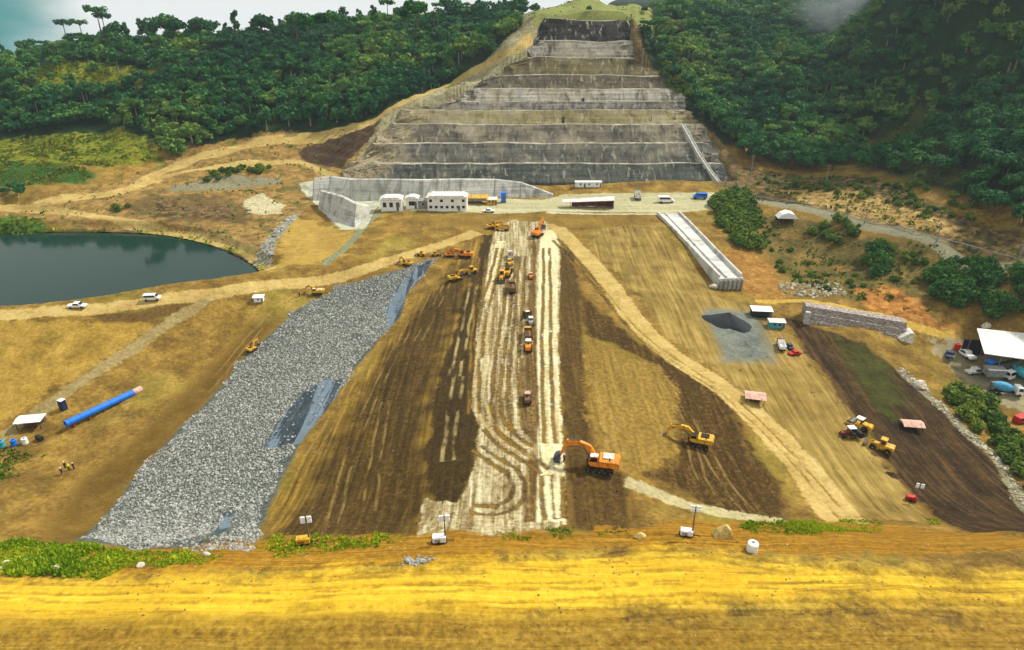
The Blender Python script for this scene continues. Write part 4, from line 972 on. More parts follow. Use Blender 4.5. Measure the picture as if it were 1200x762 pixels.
V2 = [poly_w(p) for p in ([(856, 618), (880, 612), (1030, 612), (1034, 622), (960, 628), (880, 628)], [(1080, 606), (1110, 608), (1100, 618), (1085, 616)],
      [(290, 640), (330, 632), (400, 632), (490, 630), (480, 640), (400, 646), (345, 655), (320, 654)], [(596, 630), (625, 627), (622, 634), (600, 635)], [(648, 622), (668, 620), (668, 630), (650, 630)], [(700, 625), (740, 622), (750, 628), (705, 630)])]
tufts('weed_strip', V2, .42, .16, .6, M_GRASS, 'scattered green weeds along the lip of the near road', 23, .55)
V3 = [poly_w(p) for p in ([(0, 520), (30, 524), (50, 535), (30, 555), (0, 565), (-60, 560)],)]
tufts('olive_weeds', V3, .6, .22, .6, M_BUSH, 'dull olive weeds on the left field below the white canopy', 24, .7, 4)
V4 = [Z['grass_a'], Z['grass_b'], Z['green_nw'], Z['green_lake']]
tufts('hill_grass', V4, 1.5, .7, 1.3, leaf_mat('mat_hill_grass', [(50, 82, 22), (92, 110, 26), (140, 134, 38), (168, 146, 58)], False), 'yellow green tall grass in the clearings of the left hill', 25, .8, 3)

tufts('scrub_weeds', [Z['brown_ne'], Z['mixed_e'], Z['bank_up'], Z['grass_c'], Z['grass_c']], 2.0, .55, 1.2, M_BUSH, 'low ragged scrub on the eroded slopes of the right bank', 26, .30, 4)
tufts('bank_weeds', [Z['cut_nw'], Z['flank_w'], Z['flank_e']], 2.4, .5, .9, M_BUSH, 'thin dry scrub on the eroded slopes above the lake and beside the terraces', 27, .16, 3, .2)
tufts('lake_reeds', [LAKE], .9, .3, .9, M_GRASS, 'yellow green reeds along the margin of the lake', 28, .45, 4, .1, ring=(-3.0, -.6))
tufts('field_weeds', [Z['field_w'], Z['tan_e'], Z['brown_sw']], 2.2, .22, .35, M_BUSH, 'sparse dry weeds on the open fields', 29, .14, 3, .35)
# clods and pebbles
def clods(name, polys, step, dens, smin, smax, cols, label, seed):
    pp = []; q_ = np.random.default_rng(seed)
    for P in polys:
        x, y = fill([P], step, .5, seed); k = (sdf(x, y, P) > 0) & (q_.random(len(x)) < dens * np.clip(.5 + fbm(x, y, 7, 3, seed) * 2.2, .05, 1)); pp.append(np.stack([x[k], y[k]], 1))
    tag(stones(name, np.concatenate(pp), smin, smax, stone_mat('mat_' + name, *cols), 3.0, seed), label, 'clods', kind='stuff')
clods('soil_clods', [Z['dark_w'], Z['dark_w2'], Z['brown_e'], Z['dark_e'], Z['lane2']], .9, .55, .05, .24, ((34, 24, 12), (74, 54, 26), (128, 98, 54)), 'dark soil clods strewn over the dam shoulders', 51)
clods('road_pebbles', [poly_w([(-120, 650), (300, 640), (700, 630), (1200, 634), (1320, 634), (1320, 770), (-120, 770)])], .75, .45, .03, .17, ((92, 66, 22), (150, 116, 48), (206, 180, 120)), 'loose clods and pebbles on the near earth road', 52)
thicket([(1005, 170), (1060, 135), (1085, 150), (1130, 190), (1080, 208), (1015, 196)], 6.5, 1.5, 3.4, LW, 'bush in the olive clearing on the right wooded hill', 'bush', 'bushes in the clearing of the right hill', 19, .6)
# ------------------------------------------------------------------ machines (local frame: +x forward, z up, ground at 0)
def track_profile(L, h, n=8):
    r = h / 2; pts = []
    for i in range(n + 1): a = -PI / 2 + PI * i / n; pts.append((L / 2 - r + r * math.cos(a), r + r * math.sin(a)))
    for i in range(n + 1): a = PI / 2 + PI * i / n; pts.append((-L / 2 + r + r * math.cos(a), r + r * math.sin(a)))
    return pts
def make_track(root, L, h, w, y, mat='rubber'):
    m = MB(); m.prism(track_profile(L, h), y - w / 2, y + w / 2)
    n = int(L / .28)
    for i in range(n):
        x = -L / 2 + h / 2 + (L - h) * i / max(1, n - 1)
        m.box((x, y, h + .02), (.12, w + .02, .06)); m.box((x, y, .01), (.12, w + .02, .05))
    o = m.build('track', MT['rubber'], root, .03)
    w_ = MB()
    for i in range(5): w_.tube((-L / 2 + h / 2 + (L - h) * i / 4, y - w / 2 - .02, h * .32), (-L / 2 + h / 2 + (L - h) * i / 4, y + w / 2 + .02, h * .32), h * .17, n=12)
    w_.build('roller', MT['steel'], o)
    return o
def wheel(root, x, y, r, w, name='wheel', rim='steel'):
    m = MB(); m.lathe([(r * .55, -w / 2), (r * .9, -w / 2), (r, -w * .36), (r, w * .36), (r * .9, w / 2), (r * .55, w / 2)], (x, y, r), 18, 'y')
    o = m.build(name, MT['rubber'], root)
    k = MB(); k.lathe([(r * .5, -w * .46), (r * .56, -w * .5), (r * .56, w * .5), (r * .5, w * .46)], (x, y, r), 14, 'y')
    k.tube((x, y - w * .54, r), (x, y + w * .54, r), r * .2, n=8); k.build('rim', MT[rim], o)
    return o
def bent(pts, w0, w1):                         # outline of a bent beam in xz around a centre line, tapering
    p = [Vector((a, 0, b)) for a, b in pts]; n = len(p); up = []; dn = []
    for i in range(n):
        d = ((p[min(i + 1, n - 1)] - p[max(i - 1, 0)])).normalized(); q = Vector((-d.z, 0, d.x)); w = (w0 + (w1 - w0) * i / (n - 1)) / 2
        if 0 < i < n - 1: w *= 1.25
        up.append(p[i] + q * w); dn.append(p[i] - q * w)
    return [(v.x, v.z) for v in dn] + [(v.x, v.z) for v in up[::-1]]
def excavator(loc, rz, label, color='orange', boom=((.7, 1.7), (2.3, 4.1), (3.9, 4.9), (5.6, 4.6)), arm_end=(6.2, 1.9), bucket_ang=0.3, scale=1.0, under=0.0, group='excavators at work on the dam', roof='white', bucket='steel'):
    e = thing('excavator', label, 'excavator', loc, rz, group, scale)
    for y in (-1.25, 1.25): make_track(e, 4.5, .95, .62, y)
    m = MB(); m.box((0, 0, .65), (2.6, 2.0, .45)); m.tube((0, 0, .8), (0, 0, 1.22), .75, n=20); m.build('undercarriage', MT['dark'], e, .03)
    c = MT[color]
    m = MB(); m.prism([(-2.3, 1.22), (1.5, 1.22), (1.5, 1.55), (.25, 1.6), (.15, 2.25), (-2.3, 2.3)], -1.42, 1.42); body = m.build('upper_body', c, e, .06)
    m = MB(); m.box((-1.25, -.25, 2.40), (1.7, 1.5, .18)); m.build('engine_hood', MT[roof], body, .04)
    m = MB(); m.tube((-1.5, .85, 2.3), (-1.5, .85, 2.85), .09, n=10); m.build('exhaust_pipe', MT['dark'], body)
    m = MB(); m.prism([(-3.05, 1.3), (-2.3, 1.2), (-2.3, 2.32), (-2.9, 2.25), (-3.12, 1.9)], -1.4, 1.4); m.build('counterweight', c, e, .1)
    m = MB(); m.prism([(.3, 1.55), (1.75, 1.5), (1.85, 2.1), (1.5, 3.05), (.3, 3.1)], .45, 1.42); cab = m.build('cab', c, e, .05)
    m = MB(); m.prism([(.45, 2.2), (1.74, 2.12), (1.44, 2.92), (.45, 2.96)], 1.425, 1.445); m.prism([(.45, 2.2), (1.74, 2.12), (1.44, 2.92), (.45, 2.96)], .42, .445)
    m.prism([(1.80, 1.75), (1.895, 2.1), (1.545, 2.95), (1.50, 2.95), (1.80, 2.1)], .53, 1.34); m.prism([(.275, 2.1), (.295, 2.1), (.295, 2.9), (.275, 2.9)], .53, 1.34); m.build('window', MT['glass'], cab)
    m = MB(); m.box((.95, .93, 3.12), (1.3, 1.0, .06)); m.build('cab_roof', MT[roof], cab, .02)
    m = MB(); m.prism(bent(boom, .85, .5), -.32, .32); bo = m.build('boom', c, e, .05)
    b = boom
    m = MB()
    for y in (-.42, .42): m.tube((1.3, y, 1.5), ((b[1][0] + b[2][0]) / 2, y, (b[1][1] + b[2][1]) / 2 - .1), .11, n=8)
    m.tube((b[2][0] - .3, 0, b[2][1] + .55), (b[3][0] - .25, 0, b[3][1] + .75), .12, n=8); m.build('hydraulic_cylinder', MT['steel'], bo)
    t = b[3]; d = Vector((arm_end[0] - t[0], 0, arm_end[1] - t[1])); dn = d.normalized()
    m = MB(); m.prism(bent(((t[0] - dn.x * .9, t[1] - dn.z * .9), t, (arm_end[0] * .4 + t[0] * .6, arm_end[1] * .4 + t[1] * .6), arm_end), .5, .32), -.2, .2); ar = m.build('arm', c, e, .04)
    cs, sn = math.cos(bucket_ang), math.sin(bucket_ang)
    prof = [(.1, .25), (.45, .1), (.75, -.35), (.7, -1.0), (.2, -1.45), (-.55, -1.35), (-.75, -1.05), (-.2, -.7), (-.15, -.1)]
    m = MB(); m.prism([(arm_end[0] + p[0] * cs - p[1] * sn, arm_end[1] + p[0] * sn + p[1] * cs) for p in prof], -.72, .72)
    bk = m.build('bucket', MT[bucket], e, .03)
    m = MB()
    for y in (-.6, -.2, .2, .6): m.prism([(arm_end[0] + p[0] * cs - p[1] * sn, arm_end[1] + p[0] * sn + p[1] * cs) for p in ((-.7, -1.12), (-.55, -1.3), (-1.0, -1.28))], y - .07, y + .07)
    m.build('tooth', MT['steel'], bk)
    return e
def roller_machine(loc, rz, label, color='yellow', roof='white', scale=1.0, group='road rollers on the dam'):
    e = thing('road_roller', label, 'roller', loc, rz, group, scale); c = MT[color]
    m = MB(); m.lathe([(.62, -1.06), (.75, -1.05), (.75, 1.05), (.62, 1.06)], (1.9, 0, .75), 24, 'y'); m.build('drum', MT['steel'], e)
    m = MB(); m.box((1.9, 1.2, .85), (2.0, .16, .4)); m.box((1.9, -1.2, .85), (2.0, .16, .4)); m.box((2.85, 0, .85), (.16, 2.5, .4)); m.box((.85, 0, .85), (.3, 2.5, .45)); m.build('drum_frame', c, e, .03)
    m = MB(); m.prism([(-2.6, .75), (.5, .7), (.5, 1.25), (-.4, 1.35), (-.5, 1.75), (-2.4, 1.85), (-2.6, 1.5)], -.75, .75); m.build('body', c, e, .06)
    for y in (-.85, .85): wheel(e, -1.4, y, .72, .55)
    for x in (-.35, .75):
        for y in (-.6, .6): MB().box((x, y, 1.9), (.08, .08, 1.3)).build('canopy_post', MT['dark'], e)
    m = MB(); m.box((.2, 0, 2.6), (1.6, 1.6, .12)); m.build('canopy', MT[roof], e, .03)
    m = MB(); m.box((-.15, 0, 1.45), (.5, .55, .14)); m.box((-.4, 0, 1.75), (.12, .5, .55)); m.build('seat', MT['dark'], e, .02)
    return e
def bulldozer(loc, rz, label, color='yellow', scale=1.0, group='bulldozers on the dam', roof='white'):
    e = thing('bulldozer', label, 'bulldozer', loc, rz, group, scale); c = MT[color]
    for y in (-1.05, 1.05): make_track(e, 3.4, .9, .55, y)
    m = MB(); m.prism([(-1.6, .6), (1.9, .6), (1.95, 1.75), (.3, 1.9), (-.1, 1.55), (-1.6, 1.6)], -.72, .72); m.build('body', c, e, .05)
    m = MB(); m.prism([(-1.2, 1.5), (.1, 1.5), (.05, 2.75), (-1.15, 2.75)], -.68, .68); cab = m.build('cab', c, e, .04)
    m = MB(); m.box((.09, 0, 2.2), (.05, 1.15, .8)); m.box((-.55, -.69, 2.2), (.9, .03, .8)); m.box((-.55, .69, 2.2), (.9, .03, .8)); m.box((-1.18, 0, 2.2), (.05, 1.1, .8)); m.build('window', MT['glass'], cab)
    m = MB(); m.box((-.55, 0, 2.82), (1.5, 1.55, .1)); m.build('cab_roof', MT[roof], cab, .02)
    m = MB(); m.tube((1.3, .3, 1.8), (1.3, .3, 2.5), .07, n=8); m.build('exhaust_pipe', MT['dark'], e)
    m = MB(); m.prism([(2.75, .05), (2.9, .05), (2.8, .5), (2.85, 1.0), (3.05, 1.3), (2.9, 1.32), (2.65, .95), (2.6, .5)], -1.75, 1.75); m.build('blade', c, e, .02)
    m = MB()
    for y in (-1.45, 1.45): m.box((1.2, y, .5), (3.2, .14, .22))
    m.build('push_arm', MT['dark'], e)
    return e
def dump_truck(loc, rz, label, cabc='yellow', bedc='yellow', load='earth', scale=1.0, group='trucks on the dam', raised=0.0):
    e = thing('dump_truck', label, 'truck', loc, rz, group, scale)
    m = MB(); m.box((0, 0, .85), (7.2, .9, .3)); m.build('chassis', MT['dark'], e, .02)
    m = MB(); m.prism([(1.9, .7), (3.7, .65), (3.75, 1.6), (3.45, 2.75), (1.95, 2.8)], -1.2, 1.2); cab = m.build('cab', MT[cabc], e, .07)
    m = MB(); m.prism([(3.72, 1.75), (3.775, 1.75), (3.52, 2.62), (3.46, 2.62)], -1.05, 1.05)
    for y in (-1.215, 1.2): m.prism([(2.3, 1.7), (3.5, 1.7), (3.25, 2.55), (2.3, 2.55)], y, y + .015)
    m.build('window', MT['glass'], cab)
    m = MB(); m.box((3.76, 0, .95), (.08, 2.2, .35)); m.build('bumper', MT['steel'], cab)
    m = MB()
    m.box((-1.0, 0, 1.2), (5.0, 2.4, .12)); m.box((-1.0, 1.2, 1.9), (5.0, .1, 1.4)); m.box((-1.0, -1.2, 1.9), (5.0, .1, 1.4)); m.box((1.5, 0, 2.1), (.12, 2.5, 1.8)); m.box((-3.5, 0, 1.85), (.1, 2.4, 1.2))
    for x in (-2.6, -1.2, .2): m.box((x, 1.28, 1.85), (.12, .08, 1.3)); m.box((x, -1.28, 1.85), (.12, .08, 1.3))
    bed = m.build('truck_bed', MT[bedc], e, .03)
    if load:
        m = MB(); q = random.Random(3); vs = []; N = 8
        for i in range(N + 1):
            for j in range(5):
                x = -3.4 + 4.8 * i / N; y = -1.13 + 2.26 * j / 4; ed = min(i, N - i) / 3; ej = min(j, 4 - j) / 2
                vs.append((x, y, 2.0 + .7 * min(1, ed) * min(1, ej) + q.random() * .15))
        m._add(vs, [(i * 5 + j, (i + 1) * 5 + j, (i + 1) * 5 + j + 1, i * 5 + j + 1) for i in range(N) for j in range(4)]); m.build('load', MT['wood'], e)
    for x in (2.7, -1.5, -2.75):
        for y in (-1.0, 1.0): wheel(e, x, y, .52, .42)
    return e
def loader(loc, rz, label, color='yellow', scale=1.0, group='wheel loaders on the dam', roof='yellow', cabc=None):
    e = thing('wheel_loader', label, 'loader', loc, rz, group, scale); c = MT[color]
    m = MB(); m.prism([(-2.9, .9), (-.2, .8), (-.1, 1.7), (-1.2, 2.0), (-2.85, 1.9)], -.95, .95); m.build('body', c, e, .07)
    m = MB(); m.prism([(-.1, .8), (1.6, .75), (1.7, 1.25), (1.1, 1.7), (.2, 1.7), (-.1, 1.4)], -.55, .55); m.build('front_frame', c, e, .04)
    m = MB(); m.prism([(-1.2, 1.75), (.05, 1.7), (.0, 3.1), (-1.15, 3.1)], -.72, .72); cab = m.build('cab', MT[cabc or color], e, .05)
    m = MB(); m.box((.05, 0, 2.45), (.05, 1.2, .95)); m.box((-.57, -.73, 2.45), (.9, .03, .95)); m.box((-.57, .73, 2.45), (.9, .03, .95)); m.box((-1.2, 0, 2.45), (.05, 1.1, .8)); m.build('window', MT['glass'], cab)
    m = MB(); m.box((-.57, 0, 3.16), (1.4, 1.6, .1)); m.build('cab_roof', MT[roof], cab, .02)
    for x in (-1.8, 1.2):
        for y in (-1.0, 1.0): wheel(e, x, y, .75, .58, rim=color)
    m = MB()
    for y in (-.45, .45): m.prism(bent(((.6, 1.6), (1.9, 1.5), (2.9, .55)), .35, .22), y - .09, y + .09)
    m.build('lift_arm', c, e, .02)
    m = MB(); m.prism([(2.7, .1), (3.7, .08), (3.72, .16), (3.0, .22), (2.85, .7), (3.15, 1.25), (3.0, 1.28), (2.65, .8)], -1.4, 1.4)
    for y in (-1.4, 1.36): m.prism([(2.75, .12), (3.6, .12), (3.1, 1.2), (2.75, .75)], y, y + .05)
    m.build('bucket', MT['steel'], e, .02)
    return e
def tractor(loc, rz, label, group=None):
    e = thing('tractor', label, 'tractor', loc, rz, group)
    m = MB(); m.prism([(-.6, .8), (2.0, .75), (2.05, 1.5), (.4, 1.65), (-.6, 1.5)], -.45, .45); m.build('body', MT['maroon'], e, .06)
    for y in (-.85, .85): wheel(e, -.5, y, .8, .5, rim='maroon'); wheel(e, 1.5, y * .85, .5, .35, rim='maroon')
    for x in (-1.0, .3):
        for y in (-.55, .55): MB().box((x, y, 1.9), (.07, .07, 1.3)).build('canopy_post', MT['dark'], e)
    m = MB(); m.box((-.35, 0, 2.6), (1.7, 1.5, .1)); m.build('canopy', MT['white_clean'], e, .03)
    m = MB(); m.box((-.6, 0, 1.45), (.5, .5, .12)); m.box((-.85, 0, 1.75), (.1, .5, .5)); m.build('seat', MT['dark'], e)
    m = MB(); m.lathe([(.66, -1.0), (.72, -.98), (.72, .98), (.66, 1.0)], (-2.4, 0, .72), 20, 'y'); m.box((-1.4, 0, .8), (1.4, .2, .2)); m.box((-2.4, 1.1, .8), (1.6, .1, .25)); m.box((-2.4, -1.1, .8), (1.6, .1, .25)); m.build('towed_drum', MT['dark'], e)
    return e
def light_tower(loc, rz, label, box='yellow', h=5.4, group='mobile light towers along the near road', scale=1.0):
    e = thing('light_tower', label, 'light tower', loc, rz, group, scale)
    m = MB(); m.box((0, 0, .95), (2.1, 1.15, 1.0)); b = m.build('generator_box', MT[box], e, .06)
    m = MB()
    for k in range(5): m.box((-.3 + .0, -.585, .7 + .1 * k), (.9, .02, .04))
    m.build('vent', MT['dark'], b)
    m = MB(); m.box((0, 0, .4), (2.5, .9, .12)); m.box((1.7, 0, .42), (1.2, .12, .1)); m.tube((2.2, 0, 0), (2.2, 0, .5), .05, n=8); m.build('trailer_frame', MT['dark'], e)
    for y in (-.68, .68): wheel(e, -.1, y, .33, .2)
    m = MB(); m.tube((.95, 0, .4), (.95, 0, h * .45), .15, n=8); m.tube((.95, 0, h * .4), (.95, 0, h * .72), .12, n=8); m.tube((.95, 0, h * .7), (.95, 0, h), .09, n=8); mast = m.build('mast', MT['steel'], e)
    m = MB(); m.box((.95, 0, h - .05), (1.1, .12, .1)); m.box((.95, 0, h - .72), (1.1, .12, .1)); m.build('lamp_bar', MT['steel'], mast)
    for x in (.45, 1.45):
        for z in (h, h - .68):
            m = MB(); m.box((x, -.12, z + .05), (.74, .24, .54), taper=.95); l = m.build('lamp_head', MT['white_clean'], e, .03)
            k = MB(); k.box((x, -.25, z + .04), (.60, .03, .42)); k.build('lamp_glass', MT['lampglass'], l)
    return e
def pickup(loc, rz, label, color='white_clean', scale=1.0, group=None, van=False, name='pickup_truck', cat='pickup'):
    e = thing('van' if van else name, label, 'van' if van else cat, loc, rz, group, scale); c = MT[color]
    if van: pr = [(-2.3, .45), (2.2, .45), (2.3, .95), (1.6, 1.2), (1.0, 1.95), (-2.25, 2.0)]
    else: pr = [(-2.5, .5), (2.5, .5), (2.55, .95), (1.4, 1.1), (.75, 1.75), (-.7, 1.75), (-.85, 1.1), (-2.5, 1.1)]
    m = MB(); m.prism(pr, -.88, .88); b = m.build('body', c, e, .08)
    m = MB()
    for y in (-.9, .885):
        if van: m.prism([(-2.0, 1.25), (1.2, 1.25), (.85, 1.8), (-2.0, 1.82)], y, y + .015)
        else: m.prism([(-.6, 1.15), (1.1, 1.15), (.65, 1.64), (-.58, 1.64)], y, y + .015)
    a, d = ((1.56, 1.26), (1.06, 1.88)) if van else ((1.36, 1.15), (.80, 1.7))
    m.prism([a, (a[0] + .04, a[1] + .02), (d[0] + .04, d[1] + .02), d], -.75, .75); m.build('window', MT['glass'], b)
    for x in (-1.5, 1.55):
        for y in (-.82, .82): wheel(e, x, y, .38, .25)
    for y in (-.6, .6):
        m = MB(); m.box((2.5 if not van else 2.26, y, .82), (.12, .35, .2)); m.build('headlight', MT['lampglass'], b)
    return e
def mixer_truck(loc, rz, label, drum='white', cabc='white_clean', group='concrete mixer trucks at the plant'):
    e = thing('mixer_truck', label, 'mixer truck', loc, rz, group)
    m = MB(); m.box((0, 0, .9), (8.0, .9, .3)); m.build('chassis', MT['dark'], e)
    m = MB(); m.prism([(2.4, .7), (4.1, .65), (4.15, 1.6), (3.9, 2.8), (2.4, 2.85)], -1.2, 1.2); cab = m.build('cab', MT[cabc], e, .07)
    m = MB(); m.prism([(4.12, 1.75), (4.17, 1.75), (3.97, 2.65), (3.91, 2.65)], -1.05, 1.05)
    for y in (-1.215, 1.2): m.prism([(2.8, 1.7), (3.95, 1.7), (3.75, 2.6), (2.8, 2.6)], y, y + .015)
    m.build('window', MT['glass'], cab)
    m = MB(); m.x = Matrix.Translation((-.8, 0, 2.35)) @ Matrix.Rotation(R(-12), 4, 'Y').inverted()
    m.lathe([(.5, -2.9), (.8, -2.4), (1.25, -.8), (1.3, .5), (1.0, 1.9), (.55, 2.6)], (0, 0, 0), 20, 'x'); m.build('drum', MT[drum], e, smooth=False)
    m = MB(); m.prism([(-3.9, 1.6), (-3.3, 2.3), (-3.3, 3.4), (-3.9, 3.5)], -.5, .5); m.box((-4.2, 0, 1.5), (.3, .5, 1.3), ry=.5); m.build('chute', MT['steel'], e)
    for x in (3.2, -1.7, -3.0):
        for y in (-1.0, 1.0): wheel(e, x, y, .52, .42)
    return e
def hut(loc, rz, label, w, d, h, wall, roof, cat='hut', pitch=.35, open_front=False, group=None, name='site_hut', windows=2):
    e = thing(name, label, cat, loc, rz, group)
    if open_front:
        for x in (-w / 2 + .1, w / 2 - .1):
            for y in (-d / 2 + .1, d / 2 - .1): MB().box((x, y, h / 2), (.12, .12, h)).build('post', MT['dark'], e)
        m = MB(); m.box((0, d / 2 - .25, h * .45), (w - .4, .06, h * .8)); m.build('wall', MT[wall], e)
        m = MB(); m.box((0, 0, .45), (w * .6, d * .35, .08)); m.box((-w * .22, 0, .22), (.1, d * .3, .42)); m.box((w * .22, 0, .22), (.1, d * .3, .42)); m.build('bench', MT['wood'], e)
    else:
        m = MB(); m.box((0, 0, h / 2), (w, d, h)); wl = m.build('wall', MT[wall], e, .03)
        for k in range(windows):
            x = -w / 2 + w * (k + 1) / (windows + 1)
            m = MB(); m.box((x, -d / 2 - .01, h * .6), (min(1.1, w * .18), .05, h * .3)); m.build('window', MT['glass'], wl)
        m = MB(); m.box((w * .42, -d / 2 - .012, h * .38), (.8 if w > 4 else .5, .05, h * .72)); m.build('door', MT['steel'], wl)
    m = MB(); o = .3
    m._add([(-w / 2 - o, -d / 2 - o, h), (w / 2 + o, -d / 2 - o, h), (w / 2 + o, d / 2 + o, h + pitch * .2), (-w / 2 - o, d / 2 + o, h + pitch * .2), (-w / 2 - o, 0, h + pitch), (w / 2 + o, 0, h + pitch),
            (-w / 2 - o, -d / 2 - o, h - .1), (w / 2 + o, -d / 2 - o, h - .1), (w / 2 + o, d / 2 + o, h + pitch * .2 - .1), (-w / 2 - o, d / 2 + o, h + pitch * .2 - .1)],
           [(0, 1, 5, 4), (4, 5, 2, 3), (6, 9, 8, 7), (0, 6, 7, 1), (1, 7, 8, 2, 5), (2, 8, 9, 3), (3, 9, 6, 0, 4)])
    m.build('roof', MT[roof], e)
    return e
def person(loc, rz, label, shirt, trousers='cloth_dark', helmet='white_clean', lean=0.0, arm=.35, stride=.2, group='workers standing on the left field'):
    e = thing('person', label, 'person', loc, rz, group)
    #       pelvis0 chest1 neck2 head3 top4 | Lsh5 Lel6 Lha7 | Rsh8 Rel9 Rha10 | Lhip11 Lkn12 Lan13 Lto14 | R 15..18
    V = [(0, 0, .95), (lean * .3, 0, 1.28), (lean * .5, 0, 1.50), (lean * .55 + .02, 0, 1.63), (lean * .55, 0, 1.74),
         (lean * .45, .20, 1.42), (lean * .4 + .04, .27, 1.14), (lean * .4 + arm * .5, .26, .90), (lean * .45, -.20, 1.42), (lean * .4 + .06, -.27, 1.15), (lean * .4 + arm, -.22, 1.02),
         (.0, .10, .90), (stride * .35 + .03, .11, .49), (stride * .3 - .05, .11, .07), (stride * .3 + .12, .12, .04), (0, -.10, .90), (-stride * .3 + .04, -.11, .49), (-stride * .5 - .03, -.11, .07), (-stride * .5 + .14, -.12, .04)]
    E = [(0, 1), (1, 2), (2, 3), (3, 4), (1, 5), (5, 6), (6, 7), (1, 8), (8, 9), (9, 10), (0, 11), (11, 12), (12, 13), (13, 14), (0, 15), (15, 16), (16, 17), (17, 18)]
    rad = [.15, .17, .06, .10, .08, .075, .05, .04, .075, .05, .04, .10, .065, .045, .04, .10, .065, .045, .04]
    me = bpy.data.meshes.new('body'); me.from_pydata(V, E, []); o = bpy.data.objects.new('body', me); COL.objects.link(o); o.parent = e
    me.materials.append(MT['skin'])
    s = o.modifiers.new('skin', 'SKIN')
    for i, q in enumerate(me.skin_vertices[0].data): q.radius = (rad[i], rad[i]); q.use_root = i == 0
    u = o.modifiers.new('sub', 'SUBSURF'); u.levels = 1; u.render_levels = 1
    m = MB(); m.lathe([(.235, .93), (.25, 1.1), (.245, 1.3), (.20, 1.44), (.09, 1.5)], (lean * .3, 0, 0), 12); m.tube((lean * .45, .19, 1.43), (lean * .4 + .04, .275, 1.12), .095, .08, 8); m.tube((lean * .45, -.19, 1.43), (lean * .4 + .06, -.275, 1.13), .095, .08, 8); m.build('shirt', MT[shirt], e)
    m = MB()
    for sgn, kn, an in ((1, V[12], V[13]), (-1, V[16], V[17])): m.tube((0, sgn * .10, .98), kn, .135, .095, 8); m.tube(kn, an, .095, .075, 8)
    m.build('trousers', MT[trousers], e)
    m = MB(); m.lathe([(.16, 1.68), (.155, 1.71), (.125, 1.72), (.115, 1.78), (.06, 1.83), (.01, 1.84)], (lean * .55 + .015, 0, 0), 12); m.build('helmet', MT[helmet], e)
    return e

# ------------------------------------------------------------------ machines on the dam
excavator(G(703, 549), R(168), 'big orange excavator digging beside the pale core strip, nearest of all excavators', 'orange', boom=((.7, 1.8), (2.0, 3.9), (3.6, 4.6), (5.6, 4.0)), arm_end=(6.5, 1.7), bucket_ang=.5, scale=1.18, bucket='earth_bucket')
excavator(G(818, 521), R(160), 'yellow excavator with outstretched boom on the dark soil right of the core', 'yellow', boom=((.7, 1.8), (2.6, 3.6), (4.2, 3.8), (6.2, 3.0)), arm_end=(7.0, 1.2), bucket_ang=.6, scale=.98, roof='dark')
excavator(G(296, 411), R(70), 'small yellow excavator on the edge of the grey rock fill, by itself', 'yellow', boom=((.7, 1.7), (1.7, 3.6), (2.8, 4.2), (4.2, 3.6)), arm_end=(4.4, 1.6), scale=.62, roof='dark')
excavator(G(372, 345), R(185), 'yellow excavator at the upper left corner of the grey rock fill', 'yellow', boom=((.7, 1.7), (2.0, 3.6), (3.2, 3.9), (4.6, 3.1)), arm_end=(5.0, 1.2), scale=.72, roof='white')
excavator(G(477, 311), R(150), 'yellow excavator at the top end of the grey rock fill', 'yellow', boom=((.7, 1.7), (2.0, 3.6), (3.2, 3.9), (4.6, 3.1)), arm_end=(5.0, 1.2), scale=.62, roof='dark')
excavator(G(545, 302), R(176), 'orange excavator with long low boom on the left shoulder of the dam', 'orange', boom=((.7, 1.7), (2.6, 3.0), (4.2, 3.3), (6.4, 2.6)), arm_end=(7.2, .9), bucket_ang=.5, scale=.9, roof='dark')
excavator(G(528, 301), R(15), 'second orange machine left of the long boomed orange excavator', 'orange', boom=((.7, 1.7), (1.8, 3.1), (2.8, 3.4), (3.9, 2.6)), arm_end=(4.2, 1.0), scale=.6, roof='dark')
excavator(G(534, 329), R(30), 'yellow excavator on the left shoulder, its boom reaching right to a yellow loader', 'yellow', boom=((.7, 1.7), (2.0, 3.3), (3.4, 3.6), (5.2, 2.9)), arm_end=(5.8, 1.3), scale=.85, roof='dark')
loader(G(551, 321), R(200), 'yellow wheel loader facing the yellow excavator on the left shoulder', scale=.8)
excavator(G(577, 268), R(20), 'yellow excavator at the far end of the core strip beside a yellow truck', 'yellow', boom=((.7, 1.7), (1.9, 3.1), (3.2, 3.4), (4.8, 2.8)), arm_end=(5.3, 1.2), scale=.75, roof='dark')
dump_truck(G(589, 270), R(175), 'yellow dump truck beside the yellow excavator at the far end of the core', scale=.78)
excavator(G(630, 277), R(62), 'orange excavator with raised arm at the far end of the core strip', 'orange', boom=((.7, 1.8), (1.6, 4.2), (2.7, 5.2), (4.3, 5.4)), arm_end=(4.8, 3.0), scale=1.0, roof='orange')
dump_truck(G(598, 303), R(95), 'pale dump truck heading away, topmost in the line of trucks on the core', 'white', 'white', scale=.75)
roller_machine(G(597, 311), R(95), 'yellow roller directly behind the pale dump truck on the core', roof='yellow', scale=.85)
loader(G(595, 322), R(80), 'yellow wheel loader in the middle of the group on the upper core', scale=1.0, roof='dark')
loader(G(588, 328), R(265), 'yellow wheel loader lowest left of the group on the upper core', scale=.95)
dump_truck(G(600, 341), R(92), 'brown loaded dump truck on the core below the yellow loaders', 'wood', 'wood', scale=.85)
roller_machine(G(622, 326), R(90), 'orange brown roller in the dark lane of the core, level with the yellow loaders', color='orange', roof='roof_pink', scale=.7)
roller_machine(G(622, 380), R(90), 'small grey white roller in the dark lane of the core above the yellow truck', color='grey', roof='white', scale=.8)
dump_truck(G(619, 396), R(92), 'yellow brown truck in the dark lane of the core just above the white roofed roller', 'yellow', 'wood', scale=.8)
